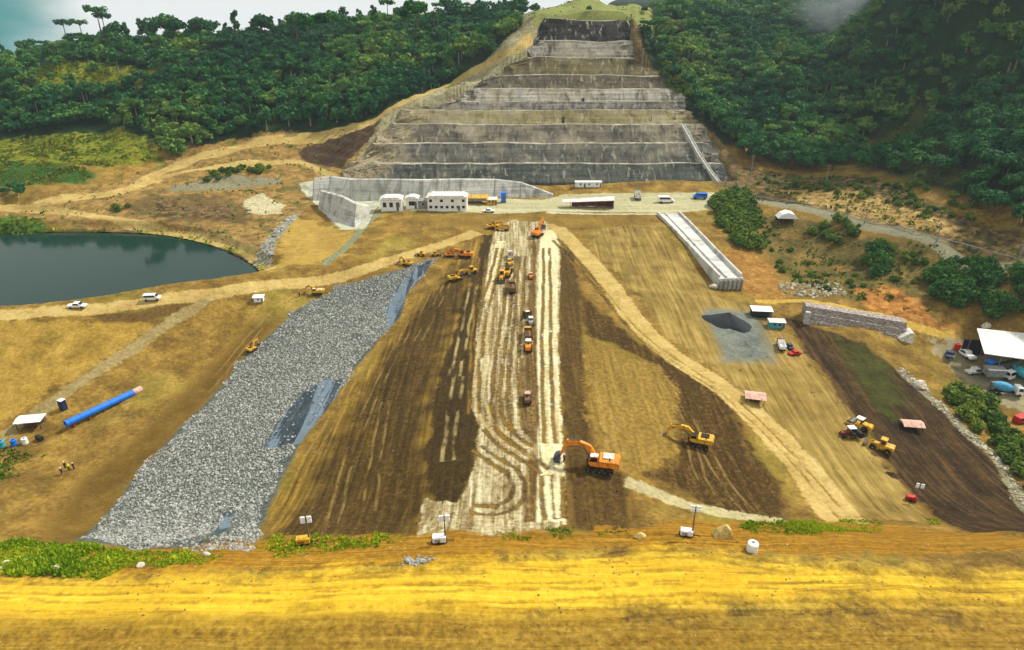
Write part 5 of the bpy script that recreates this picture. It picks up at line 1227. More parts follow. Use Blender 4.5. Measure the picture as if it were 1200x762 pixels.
roller_machine(G(619, 409), R(88), 'orange roller with white roof in the dark lane of the core', color='orange', roof='white', scale=.95)
roller_machine(G(618, 470), R(88), 'small brown roller by itself low in the dark lane of the core', color='wood', roof='roof_pink', scale=.8)
bulldozer(G(618, 372), R(92), 'small dark bulldozer at the head of the dark lane of the core', color='wood', scale=.75)
loader(G(493, 300), R(170), 'small yellow loader on the earth road right of the top of the rock fill', scale=.6)
loader(G(511, 300), R(10), 'tiny yellow loader between the rock fill and the orange excavators', scale=.55)
# right side
roller_machine(G(1007, 502), R(130), 'yellow roller with white roof beside the dark field, behind the maroon tractor', scale=1.05)
tractor(G(994, 512), R(185), 'maroon tractor with white canopy towing a dark drum by the yellow roller')
loader(G(1030, 527), R(140), 'bright yellow wheel loader below the maroon tractor, beside the dark field', scale=1.0)

# light towers
light_tower(G(356, 638), R(10), 'yellow box light tower on the lip of the near road at the left', 'yellow', 5.3)
light_tower(G(515, 636), R(5), 'white box light tower on the lip of the near road beside the pale core', 'white_clean', 5.2)
light_tower(G(804, 628), R(-12), 'tall light tower with a small dark white base beside the pale boulder', 'white_clean', 6.6, scale=.92)
light_tower(G(1067, 587), R(-20), 'red box light tower at the edge of the dark eastern field', 'red', 5.0, scale=.85)

# road side things
def boulder(name, loc, s, mat, label, cat='boulder', group=None, seed=1, flat=.8):
    q = np.random.default_rng(seed); import bmesh
    bm = bmesh.new(); bmesh.ops.create_icosphere(bm, subdivisions=3, radius=1)
    cuts = q.normal(size=(9, 3)); cuts /= np.linalg.norm(cuts, axis=1)[:, None]; lv = .62 + .3 * q.random(9)
    for v in bm.verts:
        p = np.array(v.co)
        for c_, l_ in zip(cuts, lv):
            e_ = p @ c_ - l_
            if e_ > 0: p = p - c_ * e_
        p = p + q.normal(size=3) * .015
        v.co = (p[0] * s[0], p[1] * s[1], p[2] * s[2] + s[2] * .45)
    me = bpy.data.meshes.new(name); bm.to_mesh(me); bm.free(); me.materials.append(mat)
    o = bpy.data.objects.new(name, me); COL.objects.link(o); o.location = loc
    return tag(o, label, cat, group)
M_BOULDER = simple('mat_boulder', (206, 182, 110), .9, .35, 1.2, bump=.5, dirt=(150, 122, 62))
M_RUBBLE = simple('mat_rubble', (206, 198, 178), .9, .3, 1.5, bump=.5, dirt=(150, 130, 90))
m = MB(); m._add([(-1.9, -1.2, -.3), (1.7, -1.3, -.3), (1.9, .9, -.3), (-1.5, 1.1, -.3), (-1.35, -.75, .9), (1.3, -.9, 1.5), (1.35, .4, 1.6), (-.7, .5, 1.5), (.35, -.3, 2.45), (.65, .05, 2.4)],
       [(3, 2, 1, 0), (0, 1, 5, 4), (1, 2, 6, 5), (2, 3, 7, 6), (3, 0, 4, 7), (4, 5, 8), (5, 6, 9, 8), (6, 7, 9), (7, 4, 8, 9)])
b = m.build('boulder', M_BOULDER, None, .12); b.location = G(845, 628); b.rotation_euler = (0, 0, .15); tag(b, 'large pale yellow pointed boulder beside the tall light tower', 'boulder')
boulder('boulder', G(750, 630), (1.0, .7, .6), M_BOULDER, 'small flat yellow stone on the lip of the road left of the tall light tower', seed=5)
boulder('boulder', G(727 // 3 + 0, 651), (.7, .5, .5), M_RUBBLE, 'single white stone in the weeds right of the green verge', seed=6)
for i, (a, b_, s_) in enumerate(((4, 668, .9), (30, 660, .8), (34, 664, .6), (66, 668, .9), (8, 661, .7), (165, 664, .8))):
    boulder('boulder', G(a, b_), (s_, s_ * .7, s_ * .6), M_RUBBLE, 'whitish stone half hidden in the green weeds at the left of the near road', 'boulder', 'stones in the left verge', 20 + i)
q = np.random.default_rng(8); c0 = G(491, 658)
P_s = np.stack([c0.x + q.normal(size=60) * 1.0, c0.y + q.normal(size=60) * .55], 1)
tag(stones('rubble_patch', P_s, .12, .4, M_STONE, 2, 9), 'patch of white rubble on the near road below the white light tower', 'rubble', kind='stuff')
e = thing('water_tank', 'white round water tank standing alone on the near road', 'tank', G(881, 646))
m = MB(); m.lathe([(.82, .1), (.86, .2), (.86, 1.5), (.8, 1.68), (.4, 1.82), (.25, 1.84)], (0, 0, 0), 24); 
m.build('tank_body', MT['white_clean'], e, .02)
m = MB(); m.lathe([(.24, 1.83), (.26, 1.9), (.2, 1.95)], (0, 0, 0), 14); m.build('lid', MT['grey'], e)
m = MB(); m.box((0, 0, .05), (1.9, 1.9, .12)); m.build('pallet', MT['wood'], e)
# blue pipe
p0, p1 = G(79, 504), G(160, 460); L = (p1 - p0).length; 
e = thing('blue_pipe', 'long bright blue steel pipe lying on the yellow field', 'pipe', (p0 + p1) / 2, math.atan2(p1.y - p0.y, p1.x - p0.x))
m = MB(); m.ring((-L / 2, 0, 1.0), (L / 2 - .8, 0, 1.0), .82, .74, 24); pm = m.build('pipe_shell', MT['blue'], e)
m = MB(); m.ring((L / 2 - .79, 0, 1.0), (L / 2 + 1.4, 0, 1.0), .85, .72, 24); m.build('pipe_end', MT['roof_pink'], e)
m = MB(); 
for k in range(7): m.ring((-L / 2 + 1 + k * (L - 3) / 6, 0, 1.0), (-L / 2 + 1.12 + k * (L - 3) / 6, 0, 1.0), .88, .82, 24)
m.build('weld_collar', MT['blue'], pm)
for k in range(5):
    m = MB(); m.prism([(-.2, -.3), (.2, -.3), (.2, .28), (-.2, .28)], -.8, .8); s_ = m.build('support_block', MT['rust'], e); s_.location = (-L / 2 + 1.5 + k * (L - 3) / 4, 0, 0)
e = thing('portable_toilet', 'narrow dark blue portable toilet with white roof at the left field', 'toilet', G(75, 480), R(-20))
m = MB(); m.box((0, 0, 1.35), (1.3, 1.3, 2.7)); wl = m.build('cabin', MT['navy'], e, .04)
m = MB(); m.box((0, -.66, 1.2), (.9, .05, 2.2)); d_ = m.build('door', MT['navy'], wl)
m = MB(); m.box((.34, -.7, 1.2), (.06, .05, .2)); m.build('handle', MT['grey'], wl)
m = MB(); m.box((0, 0, 2.78), (1.45, 1.45, .14), taper=.8); m.build('roof', MT['white_clean'], e, .03)
hut(G(38, 500), R(10), 'white flat canopy on dark posts at the left edge of the yellow field', 5.2, 3.0, 2.2, 'grey', 'white_clean', 'canopy', .3, True, name='canopy_tent')
def barrel(loc, mat, label, s=1.0, g_=None):
    e = thing('water_barrel', label, 'barrel', loc, 0, g_, s)
    m = MB(); m.lathe([(.5, 0), (.55, .1), (.53, .5), (.56, .55), (.53, .6), (.55, 1.15), (.5, 1.25)], (0, 0, 0), 16); m.build('barrel_body', MT[mat], e)
    m = MB(); m.lathe([(.2, 1.24), (.22, 1.3), (.16, 1.33)], (0, 0, 0), 12); m.build('lid', MT['dark'], e)
barrel(G(17, 522), 'blue', 'bright blue barrel at the left edge, between the teal and the white barrel', 1.2)
barrel(G(30, 520), 'white_clean', 'white barrel right of the bright blue barrel at the left edge', 1.2)
barrel(G(3, 524), 'teal', 'teal barrel at the very left edge of the picture', 1.3)
e = thing('generator', 'small black generator set in front of the white canopy', 'generator', G(47, 516), R(-25))
m = MB(); m.box((0, 0, .65), (1.9, .9, .9)); m.build('engine_box', MT['dark'], e, .05)
m = MB(); m.tube((-.6, 0, 1.1), (-.6, 0, 1.6), .07, n=8); m.build('exhaust_pipe', MT['steel'], e)
for y in (-.5, .5): wheel(e, 0, y, .28, .16)
for i, (a, b_, z_, sh, lab, he) in enumerate(((73, 556, 40, 'cloth_blue', 'worker in blue shirt, nearest of the group of four on the left field', 'white_clean'), (77, 549, 200, 'cloth_dark', 'worker in dark shirt, left in the back row of the group of four', 'white_clean'),
        (81, 551, 120, 'hivis', 'worker in yellow safety vest in the middle of the group of four', 'yellow'), (87, 550, 250, 'cloth_blue', 'worker in blue shirt, rightmost of the group of four', 'white_clean'), )):
    person(G(a, b_), R(z_), lab, sh, helmet=he, arm=.2 + .1 * i, stride=.1 + .08 * i)
person(G(351, 348), R(0), 'worker in dark clothes standing left of the yellow excavator on the rock fill', 'cloth_dark', group='workers on the rock fill', helmet='yellow')
person(G(661, 541), R(-10), 'worker in blue shirt beside the bucket of the big orange excavator', 'cloth_blue', group='workers on the core strip')
# vehicles on the lake road
pickup(G(91, 361), R(4), 'white pickup on the lake road, the left one of two', group='white vehicles on the lake road')
pickup(G(179, 352), R(8), 'white van on the lake road, the right one of two vehicles', van=True, group='white vehicles on the lake road')
hut(G(304, 353), R(5), 'tiny white shed on the yellow field below the lake road', 2.6, 2.0, 1.6, 'white_clean', 'white_clean', 'shed', .4, name='storage_shed', windows=1)

# sheds and shelters on the right
hut(G(884, 471), R(-14), 'low open shelter with pinkish roof on the tan field', 4.2, 3.0, 1.7, 'dark', 'roof_pink', 'shelter', .5, True, name='tarp_shelter')
hut(G(1068, 502), R(-8), 'low open shelter with pinkish roof standing on the dark field', 4.2, 2.6, 1.3, 'dark', 'roof_pink', 'shelter', .5, True, name='tarp_shelter')
hut(G(891, 370), R(-6), 'dark shed with flat white roof right of the black gravel pile', 5.6, 3.4, 2.3, 'dark', 'white_clean', 'shed', .3, name='storage_shed')
hut(G(909, 383), R(-6), 'small teal site container below the dark shed with white roof', 4.2, 2.4, 2.0, 'teal', 'white', 'container', .15, name='site_container')
dump_truck(G(915, 408), R(80), 'white truck with white cover parked below the teal container', 'maroon', 'white_clean', scale=.7, load=None, group='vehicles beside the gravel yard')
pickup(G(931, 416), R(15), 'small red white car parked right of the white covered truck', 'red', .75, 'vehicles beside the gravel yard', name='parked_car', cat='car')
pickup(G(925, 408), R(90), 'small dark car between the white covered truck and the red car', 'navy', .7, 'vehicles beside the gravel yard', name='parked_car', cat='car')
boulder('rubble_heap', G(835, 338), (1.6, 1.2, 1.2), M_RUBBLE, 'heap of pale debris on the tan field left of the chute end', 'heap', seed=31)
def heap(name, p, rx, ry, h, mat, label, cat, seed):
    q = np.random.default_rng(seed); V = []; F_ = []; N, K = 36, 9
    for k in range(K + 1):
        r_ = 1 - k / K
        for i in range(N):
            a = 2 * PI * i / N; wob = 1 + .22 * math.sin(2 * a + seed) * r_ + .1 * math.sin(5 * a) * r_
            x = p.x + rx * r_ * wob * math.cos(a) + q.normal() * .06; y = p.y + ry * r_ * wob * math.sin(a) + q.normal() * .06
            V.append((x, y, max(H1(x, y) - .25, -99) + h * (1 - r_) ** .85 + q.normal() * .05))
    for k in range(K):
        for i in range(N): F_ += [k * N + i, k * N + (i + 1) % N, (k + 1) * N + (i + 1) % N, (k + 1) * N + i]
    o = mesh_np(name, np.array(V), np.array(F_), np.full(K * N, 4), mat, smooth=True); return tag(o, label, cat)
heap('gravel_pile', G(853, 379), 6.2, 5.5, 3.6, simple('mat_black_gravel', (44, 47, 50), .95, .4, 3, bump=.6), 'black gravel cone at the top of the grey gravel yard', 'gravel pile', 2)
heap('earth_pile', G(1046, 557), 1.9, 1.4, .9, simple('mat_dark_earth', (64, 46, 26), .95, .4, 3, bump=.6), 'small dark earth heap at the edge of the dark eastern field', 'earth pile', 4)
# white tent
e = thing('marquee_tent', 'white ridge tent on the brown slope below the paved road', 'tent', G(921, 260), R(-5))
m = MB(); m.prism([(-3.9, 1.9), (3.9, 1.9), (2.2, 3.6), (-.3, 4.3), (-2.4, 3.5)], -2.4, 2.4); m.build('canopy', MT['white_clean'], e)
for x in (-3.6, 3.6):
    for y in (-2.2, 2.2): MB().tube((x, y, -.6), (x, y, 1.95), .06, n=6).build('post', MT['steel'], e)
m = MB(); m.box((0, 2.2, .9), (7.0, .05, 2.0)); m.build('side_wall', MT['dark'], e)

# ------------------------------------------------------------------ concrete chute from the platform
M_CONC = terrace_mat('mat_chute', ((156, 154, 146), (196, 194, 186), (218, 216, 208)), .1, .1)
a = G(783, 251); bpt = G(857, 343)
top_a = Vector((a.x, a.y, 2.6)); top_b = Vector((bpt.x, bpt.y + 3, H1(bpt.x, bpt.y) + 4.4))
ax_ = Vector((top_b.x - top_a.x, top_b.y - top_a.y, 0)); LL = ax_.length
e = thing('spillway_chute', 'long pale concrete chute running down from the platform', 'chute', (top_a.x, top_a.y, 0), math.atan2(ax_.y, ax_.x))
W0, W1 = 9.5, 8.0; z0, z1 = top_a.z, top_b.z
def chute_piece(name, yl0, yr0, yl1, yr1, zt0, zt1, zb0, zb1, x0=0.0, x1=None, par=None, mat=None):
    x1 = LL if x1 is None else x1; N = 24; m = MB(); vs = []; fs = []
    for i in range(N + 1):
        t = i / N; x = x0 + (x1 - x0) * t; s_ = t * t * (3 - 2 * t) * .35 + t * .65
        l = yl0 + (yl1 - yl0) * t; r_ = yr0 + (yr1 - yr0) * t; zt = zt0 + (zt1 - zt0) * s_; zb = zb0 + (zb1 - zb0) * s_
        vs += [(x, l, zb), (x, r_, zb), (x, r_, zt), (x, l, zt)]
        if i: k = 4 * i; fs += [(k - 4, k - 3, k + 1, k), (k - 3, k - 2, k + 2, k + 1), (k - 2, k - 1, k + 3, k + 2), (k - 1, k - 4, k, k + 3)]
    fs += [(0, 1, 2, 3), (4 * N + 3, 4 * N + 2, 4 * N + 1, 4 * N)]
    m._add(vs, fs); return m.build(name, mat or M_CONC, par or e, .04)
chute_piece('chute_floor', -W0 / 2 + .6, W0 / 2 - .6, -W1 / 2 + .6, W1 / 2 - .6, z0 - .5, z1 - .5, z0 - 5, z1 - 7)
chute_piece('side_wall', -W0 / 2, -W0 / 2 + .6, -W1 / 2, -W1 / 2 + .6, z0 + .4, z1 + .8, z0 - 5, z1 - 7)
chute_piece('side_wall', W0 / 2 - .6, W0 / 2, W1 / 2 - .6, W1 / 2, z0 + .4, z1 + .8, z0 - 5, z1 - 7)
chute_piece('centre_wall', -1.6, -1.2, -1.4, -1.0, z0 - .1, z1 + .1, z0 - 5, z1 - 3)
m = MB(); m.box((LL + .35, 0, z1 - 3.6), (.7, W1 + .3, 6.4)); ew = m.build('end_wall', M_CONC, e, .05)
for k in range(6):
    m = MB(); m.box((LL + 1.1, -W1 / 2 + .3 + k * (W1 - .6) / 5, z1 - 3.9), (.9, .42, 6.2)); m.build('rib', MT['grey'], ew, .03)

# stone retaining wall
M_GAB = None
q = NT('mat_stone_wall'); vo = q.n('ShaderNodeTexVoronoi'); vo.inputs['Scale'].default_value = 2.2; q.t.links.new(q.coord((.6, .8, 1.7)), vo.inputs['Vector'])
o_ = q.n('ShaderNodeValToRGB'); q.put(o_.inputs[0], vo.outputs['Color']); o_.color_ramp.elements[0].color = lin((150, 140, 132)); o_.color_ramp.elements[1].color = lin((190, 180, 170))
M_GAB = q.finish(q.mix(q.step(vo.outputs['Distance'], .35, .6), o_.outputs[0], lin((126, 114, 106))), .95, vo.outputs['Distance'], -.8, .3)
a = G(944, 380); b_ = G(1062, 400); dv = b_ - a
e = thing('stone_wall', 'long sloping grey stone retaining wall with a white end block', 'wall', a, math.atan2(dv.y, dv.x)); LW_ = Vector((dv.x, dv.y)).length; sl = dv.z
ga = H1(a.x, a.y) - a.z
for k in range(3):
    m = MB(); N = 20; vs = []; fs = []
    for i in range(N + 1):
        x = LW_ * i / N; zb = sl * i / N; hh = (5.2, 3.5, 1.8)[2 - k] if False else 1.75
        y0_ = k * 1.1 + .12 * math.sin(i * 1.7 + k); z0_ = zb + k * 1.75 - .6; z1_ = z0_ + 1.8
        vs += [(x, y0_, z0_), (x, y0_ + .45, z1_), (x, y0_ + 4, z1_ + .02), (x, y0_ + 4, z0_ - 2)]
        if i: c_ = 4 * i; fs += [(c_ - 4, c_, c_ + 1, c_ - 3), (c_ - 3, c_ + 1, c_ + 2, c_ - 2), (c_ - 2, c_ + 2, c_ + 3, c_ - 1), (c_ - 1, c_ + 3, c_, c_ - 4)]
    fs += [(0, 1, 2, 3), (4 * N + 3, 4 * N + 2, 4 * N + 1, 4 * N)]
    m._add(vs, fs); m.build('stone_course', M_GAB, e)
m = MB(); m.prism([(LW_ - .2, sl - .8), (LW_ + 1.6, sl - .8), (LW_ + 1.4, sl + 2.9), (LW_ + .6, sl + 2.9), (LW_ - 2.6, sl + .9)], -.5, 3.2); m.build('end_block', MT['white'], e, .05)
m = MB(); m.box((.2, .6, 1.6), (1.6, 1.6, 4.4), taper=.8); m.build('end_pier', MT['concrete'], e, .05)

# ------------------------------------------------------------------ buildings on the platform
def block(loc, rz, label, w, d, h, storeys=2, wall='white_clean', roof='white', n=7, group='buildings on the spillway platform', dark_ground=False):
    e = thing('site_office', label, 'building', loc, rz, group)
    m = MB(); m.box((0, 0, h / 2 - .3), (w, d, h + .6)); wl = m.build('wall', MT[wall], e, .04)
    for s_ in range(storeys):
        for k in range(n):
            x = -w / 2 + w * (k + .6) / (n + .2); z = h * (s_ + .55) / storeys
            if s_ and k % 2: continue
            m = MB(); m.box((x, -d / 2 - .02, z), (w / n * .5, .08, h / storeys * .42)); m.build('window', MT['glass'], wl)
    m = MB(); m.box((w * .3, -d / 2 - .03, h / storeys * .36), (.95, .09, h / storeys * .72)); m.build('door', MT['steel'], wl)
    m = MB(); m.box((0, 0, h + .08), (w + .8, d + .8, .2)); m.prism([(-w / 2 - .3, h + .18), (w / 2 + .3, h + .18), (w / 2 - 1.5, h + .9), (-w / 2 + 1.5, h + .9)], -d / 2, d / 2); m.build('roof', MT[roof], e)
    return e
block(G(525, 244), R(0), 'largest white two storey site office with a row of dark windows', 16, 7, 5.2)
block(G(460, 245), R(2), 'small white site office with dark windows at the left end of the platform', 8.5, 6, 4.6, 1, n=3)
block(G(484, 243), R(0), 'narrow blank white building just left of the largest site office', 5, 5, 4.2, 1, n=1)
hut(G(497, 243), R(0), 'grey shed between the narrow white building and the largest office', 4, 4, 3.2, 'grey', 'grey', 'shed', .3, name='storage_shed', windows=1)
hut(G(556, 238), R(0), 'long shelter with yellow roof right of the largest site office', 11, 5, 2.8, 'white', 'yellow', 'shelter', .6, True, name='open_shed')
hut(G(576, 239), R(0), 'short yellow shed between the long shelter and the blue cabin', 4.5, 4, 2.4, 'yellow', 'white', 'shed', .4, name='storage_shed')
hut(G(590, 237), R(0), 'upright bright blue cabin in front of the pale retaining wall', 2.0, 2.0, 4.2, 'blue', 'blue', 'cabin', .3, name='site_cabin', windows=0)
e = thing('open_shed', 'long low shed with slanting white roof and brown open side', 'shed', G(690, 243), R(1))
m = MB(); m._add([(-11, -1.5, 2.6), (10, -3.5, 3.8), (11, 3.5, 3.8), (-11, 2.5, 2.6), (-11, -1.5, 2.4), (10, -3.5, 3.6), (11, 3.5, 3.6), (-11, 2.5, 2.4)], [(0, 1, 2, 3), (7, 6, 5, 4), (0, 4, 5, 1), (1, 5, 6, 2), (2, 6, 7, 3), (3, 7, 4, 0)]); m.build('roof', MT['white'], e)
m = MB(); m.box((1.5, 2, 1.4), (17, .2, 2.8)); m.box((9.8, 0, 1.7), (.2, 6, 3.4)); m.build('wall', MT['maroon'], e)
for k in range(6): MB().box((-8 + k * 3.5, -1.9 - k * .25, 1.4), (.18, .18, 2.8)).build('post', MT['steel'], e)
for i, px_ in enumerate((680, 690, 699)):
    hut(G(px_, 219), R(0), ('left', 'middle', 'right')[i] + ' one of three white containers at the foot of the terraces', 4.6 if i < 2 else 4.0, 2.4, 2.5, 'white_clean', 'white_clean', 'container', .1, group='white containers under the terraces', name='site_container', windows=1)
pickup(G(573, 249), R(180), 'white car parked on the platform edge above the core', 'white_clean', .95, 'vehicles on the platform', name='parked_car', cat='car')
pickup(G(780, 238), R(0), 'white van near the right end of the platform', 'white_clean', 1.5, 'vehicles on the platform', van=True)
pickup(G(820, 233), R(170), 'blue and white vehicle at the right end of the platform', 'blue', 1.3, 'vehicles on the platform', van=True)
dump_truck(G(747, 233), R(85), 'pale teal tank truck on the platform between shed and white van', 'teal', 'white', None, 1.0, 'vehicles on the platform')
# pale retaining wall behind the offices
def wall_line(name, pts, label, mat, cat, thick=.8, lean=.25, rib=0):
    e = thing(name, label, cat, pts[0][0])
    o0 = pts[0][0]; m = MB(); n = len(pts); vs = []
    for p, h in pts:
        q = p - o0; vs += [(q.x, q.y, q.z - 1.5), (q.x, q.y + h * lean, q.z + h), (q.x, q.y + h * lean + thick + 1.5, q.z + h + .02), (q.x, q.y + thick + 4, q.z - 1.5)]
    fs = []
    for i in range(1, n): c_ = 4 * i; fs += [(c_ - 4, c_, c_ + 1, c_ - 3), (c_ - 3, c_ + 1, c_ + 2, c_ - 2), (c_ - 2, c_ + 2, c_ + 3, c_ - 1), (c_ - 1, c_ + 3, c_, c_ - 4)]
    fs += [(0, 1, 2, 3), (4 * n - 1, 4 * n - 2, 4 * n - 3, 4 * n - 4)]
    m._add(vs, fs); w_ = m.build('wall_face', mat, e)
    for i in range(n - 1):
        (p, h), (p2, h2) = pts[i], pts[i + 1]; K = max(1, int((p2 - p).length / rib)) if rib else 0
        for k in range(K):
            t = k / K; q = p.lerp(p2, t) - o0; hh = h + (h2 - h) * t
            r_ = MB(); r_._add([(q.x - .2, q.y - .12, q.z - 1), (q.x + .2, q.y - .12, q.z - 1), (q.x + .2, q.y - .12 + hh * lean, q.z + hh), (q.x - .2, q.y - .12 + hh * lean, q.z + hh), (q.x - .2, q.y + .3, q.z - 1), (q.x + .2, q.y + .3, q.z - 1), (q.x + .2, q.y + .3 + hh * lean, q.z + hh), (q.x - .2, q.y + .3 + hh * lean, q.z + hh)],
                               [(0, 1, 2, 3), (7, 6, 5, 4), (0, 3, 7, 4), (1, 5, 6, 2), (2, 6, 7, 3), (0, 4, 5, 1)]); r_.build('rib', MT['grey'], w_)
    return e
M_PALE = terrace_mat('mat_pale_wall', ((128, 128, 120), (178, 176, 166), (212, 210, 200)), .15, .6)
wall_line('retaining_wall', [(G(366, 236), 8.2), (G(385, 236), 9), (G(410, 236), 8), (G(450, 235), 7.6), (G(495, 234), 7.0), (G(540, 233), 7.0), (G(580, 232), 6.6), (G(610, 232), 5.6), (G(628, 232), 3.6), (G(648, 232), 1.2)], 'long pale grey concrete retaining wall behind the site offices', M_PALE, 'wall', rib=14, lean=.8)
# slabs of the spillway approach
wall_line('sloped_slab', [(G(372, 246), 6), (G(395, 262), 8), (G(414, 268), 7), (G(430, 258), 4)], 'pale inclined concrete slab left of the site offices', M_PALE, 'slab', lean=1.3)

# ------------------------------------------------------------------ poles, guard rail, drain channel
def pole(p, h, label, group, arm=True):
    e = thing('utility_pole', label, 'pole', p, .2, group)
    m = MB(); m.tube((0, 0, -.5), (0, 0, h), .22, .14, 10); m.build('pole', MT['grey'], e)
    if arm:
        m = MB(); m.box((0, 0, h - .7), (2.0, .14, .16)); m.build('crossarm', MT['wood'], e)
        for x in (-.8, 0, .8):
            m = MB(); m.tube((x, 0, h - .62), (x, 0, h - .3), .07, n=8); m.build('insulator', MT['white'], e)
for px_, py_, h_, lab in ((752, 83, 11, 'utility pole at the right edge of the upper terraces'), (1013, 262, 8, 'utility pole above the paved road near the bushes'), (1097, 284, 7, 'utility pole beside the white gap in the paved road rail'),
                          (1192, 310, 7, 'utility pole at the right edge of the picture by the paved road'), (880, 205, 9, 'utility pole at the foot of the hill right of the terraces'), (968, 215, 8, 'utility pole on the brown slope above the paved road')):
    pole(G(px_, py_), h_, lab, 'utility poles')
pts = [G(a, b_ - 2) for a, b_ in ((882, 233), (915, 238), (950, 244), (995, 255), (1040, 266), (1070, 275), (1100, 283), (1150, 296), (1200, 310))]
e = thing('guard_rail', 'grey guard rail along the far side of the paved road', 'guard rail', pts[0])
for i in range(len(pts) - 1):
    a, b_ = pts[i] - pts[0], pts[i + 1] - pts[0]
    m = MB(); m.tube(a + Vector((0, 0, .75)), b_ + Vector((0, 0, .75)), .16, n=6); m.build('rail', MT['grey'], e)
    for k in range(3):
        c_ = a.lerp(b_, k / 3); m = MB(); m.box((c_.x, c_.y, c_.z + .3), (.15, .15, 1.1)); m.build('post', MT['grey'], e)
def channel(name, pix, label, w=1.6, mat='white', lift=.5, use_terr=True):
    pts = [Vector(terr_pt(a, b_, lift)) if use_terr else G(a, b_) + Vector((0, 0, lift)) for a, b_ in pix]
    e = thing(name, label, 'drain', pts[0])
    for i in range(len(pts) - 1):
        a, b_ = pts[i] - pts[0], pts[i + 1] - pts[0]
        m = MB(); d = (b_ - a).normalized(); s_ = d.cross(Vector((0, 0, 1))).normalized() * w / 2; u = Vector((0, 0, 1))
        vs = []
        for p in (a, b_): vs += [p - s_ - u * 5, p + s_ - u * 5, p + s_ + u * .4, p + s_ * .6 + u * .4, p + s_ * .6, p - s_ * .6, p - s_ * .6 + u * .4, p - s_ + u * .4]
        m._add(vs, [(i_, (i_ + 1) % 8, (i_ + 1) % 8 + 8, i_ + 8) for i_ in range(8)] + [tuple(range(8)), tuple(range(15, 7, -1))]); m.build('channel_section', MT[mat], e)
channel('drain_channel', [(800, 146), (808, 160), (820, 182), (832, 200), (843, 214)], 'pale stepped drain running down the right edge of the terraces', 2.0, 'concrete', 2.2)
for i, (a, b_) in enumerate(((660, 137), (762, 135), (790, 133), (683, 116))):
    channel('drain_channel', [(a, b_ + 7), (a + .5, b_ - 1)], ('dark vertical drain crossing the yellowish middle terrace, left', 'dark vertical drain near the right end of the middle terrace', 'rightmost dark vertical drain of the middle terrace', 'dark vertical drain through the whitish strip')[i], 1.2, 'dark', .1)

# ------------------------------------------------------------------ concrete plant at the right edge
p = G(1170, 430)
e = thing('concrete_plant', 'concrete batching plant with big white roof and silo at the right edge', 'plant', p, R(-6))
m = MB(); m._add([(-8, -5, 6.5), (3, -5.5, 5.5), (10, -5, 5.5), (10, 6, 8.0), (1, 6, 8.6), (-6, 5, 9.5), (-8, -5, 6.3), (3, -5.5, 5.3), (10, -5, 5.3), (10, 6, 7.8), (1, 6, 8.4), (-6, 5, 9.3)],
       [(0, 1, 4, 5), (1, 2, 3, 4), (11, 10, 7, 6), (10, 9, 8, 7), (0, 6, 7, 1), (1, 7, 8, 2), (2, 8, 9, 3), (3, 9, 10, 4), (4, 10, 11, 5), (5, 11, 6, 0)]); m.build('roof', MT['white'], e)
for x in (-7, -3, 2, 6, 9.5):
    for y in (-4.5, 4.5): MB().box((x, y, 2.7), (.3, .3, 6.2)).build('post', MT['steel'], e)
m = MB(); m.box((0, 4.8, 3.0), (17, .2, 6)); m.build('back_wall', MT['dark'], e)
m = MB(); m.lathe([(.4, 1.5), (1.5, 3.2), (1.5, 9.5), (.5, 10.4)], (5.5, -6.6, 0), 20); s_ = m.build('silo', MT['white_clean'], e)
for x, y in ((4.4, -7.7), (6.6, -7.7), (4.4, -5.5), (6.6, -5.5)): MB().tube((x, y, -.5), (x, y, 3.4), .12, n=8).build('silo_leg', MT['steel'], s_)
m = MB(); m.box((-4.5, -6.0, 1.6), (4.2, 2.6, 2.2), taper=1.2); m.build('aggregate_hopper', MT['grey'], e)
m = MB(); m.box((-1, -4, 3.6), (9, .8, .3), ry=-.35); m.build('conveyor', MT['dark'], e)
mixer_truck(G(1168, 439), R(-65), 'white mixer truck parked in front of the plant silo', 'blue')
mixer_truck(G(1197, 446), R(-80), 'mixer truck with teal drum at the right edge of the picture', 'teal')
mixer_truck(G(1176, 462), R(-10), 'mixer truck with white cab and teal drum below the plant', 'tarp_blue')
pickup(G(1131, 418), R(100), 'white car left of the concrete plant', 'white_clean', 1.2, 'vehicles at the concrete plant', name='parked_car', cat='car')
pickup(G(1112, 418), R(60), 'dark blue car at the left of the concrete plant yard', 'navy', 1.0, 'vehicles at the concrete plant', name='parked_car', cat='car')
pickup(G(1142, 438), R(10), 'grey white pickup at the left front of the concrete plant', 'white', 1.1, 'vehicles at the concrete plant')
pickup(G(1197, 495), R(20), 'red white vehicle among the bushes at the right edge', 'red', 1.1, 'vehicles at the concrete plant', van=True)
barrel(G(1121, 410), 'red', 'red white drum standing left of the concrete plant', 1.6)
boulder('rubble_heap', G(1078, 455), (2.2, 1.6, 1.6), M_RUBBLE, 'pale rubble heap at the head of the stone row', 'heap', 'rubble heaps in the east', seed=41)
boulder('rubble_heap', G(1155, 385), (1.4, 1.2, 1.3), M_RUBBLE, 'pale block on the slope above the concrete plant roof', 'heap', 'rubble heaps in the east', seed=42)
q = np.random.default_rng(12); P1 = poly_w([(910, 332), (985, 332), (996, 345), (950, 350), (915, 343)]); x, y = fill([P1], 1.0); k = inside(x, y, P1) & (q.random(len(x)) < .75)
tag(stones('rubble_field', np.stack([x[k], y[k]], 1), .3, .8, bpy.data.materials['mat_pale_stone'], 2, 15), 'pale rubble strip on the bank above the stone retaining wall', 'rubble', kind='stuff')
x, y = fill([Z['bench_stone']], 1.0); k = (sdf(x, y, Z['bench_stone']) > 0) & (q.random(len(x)) < .6)
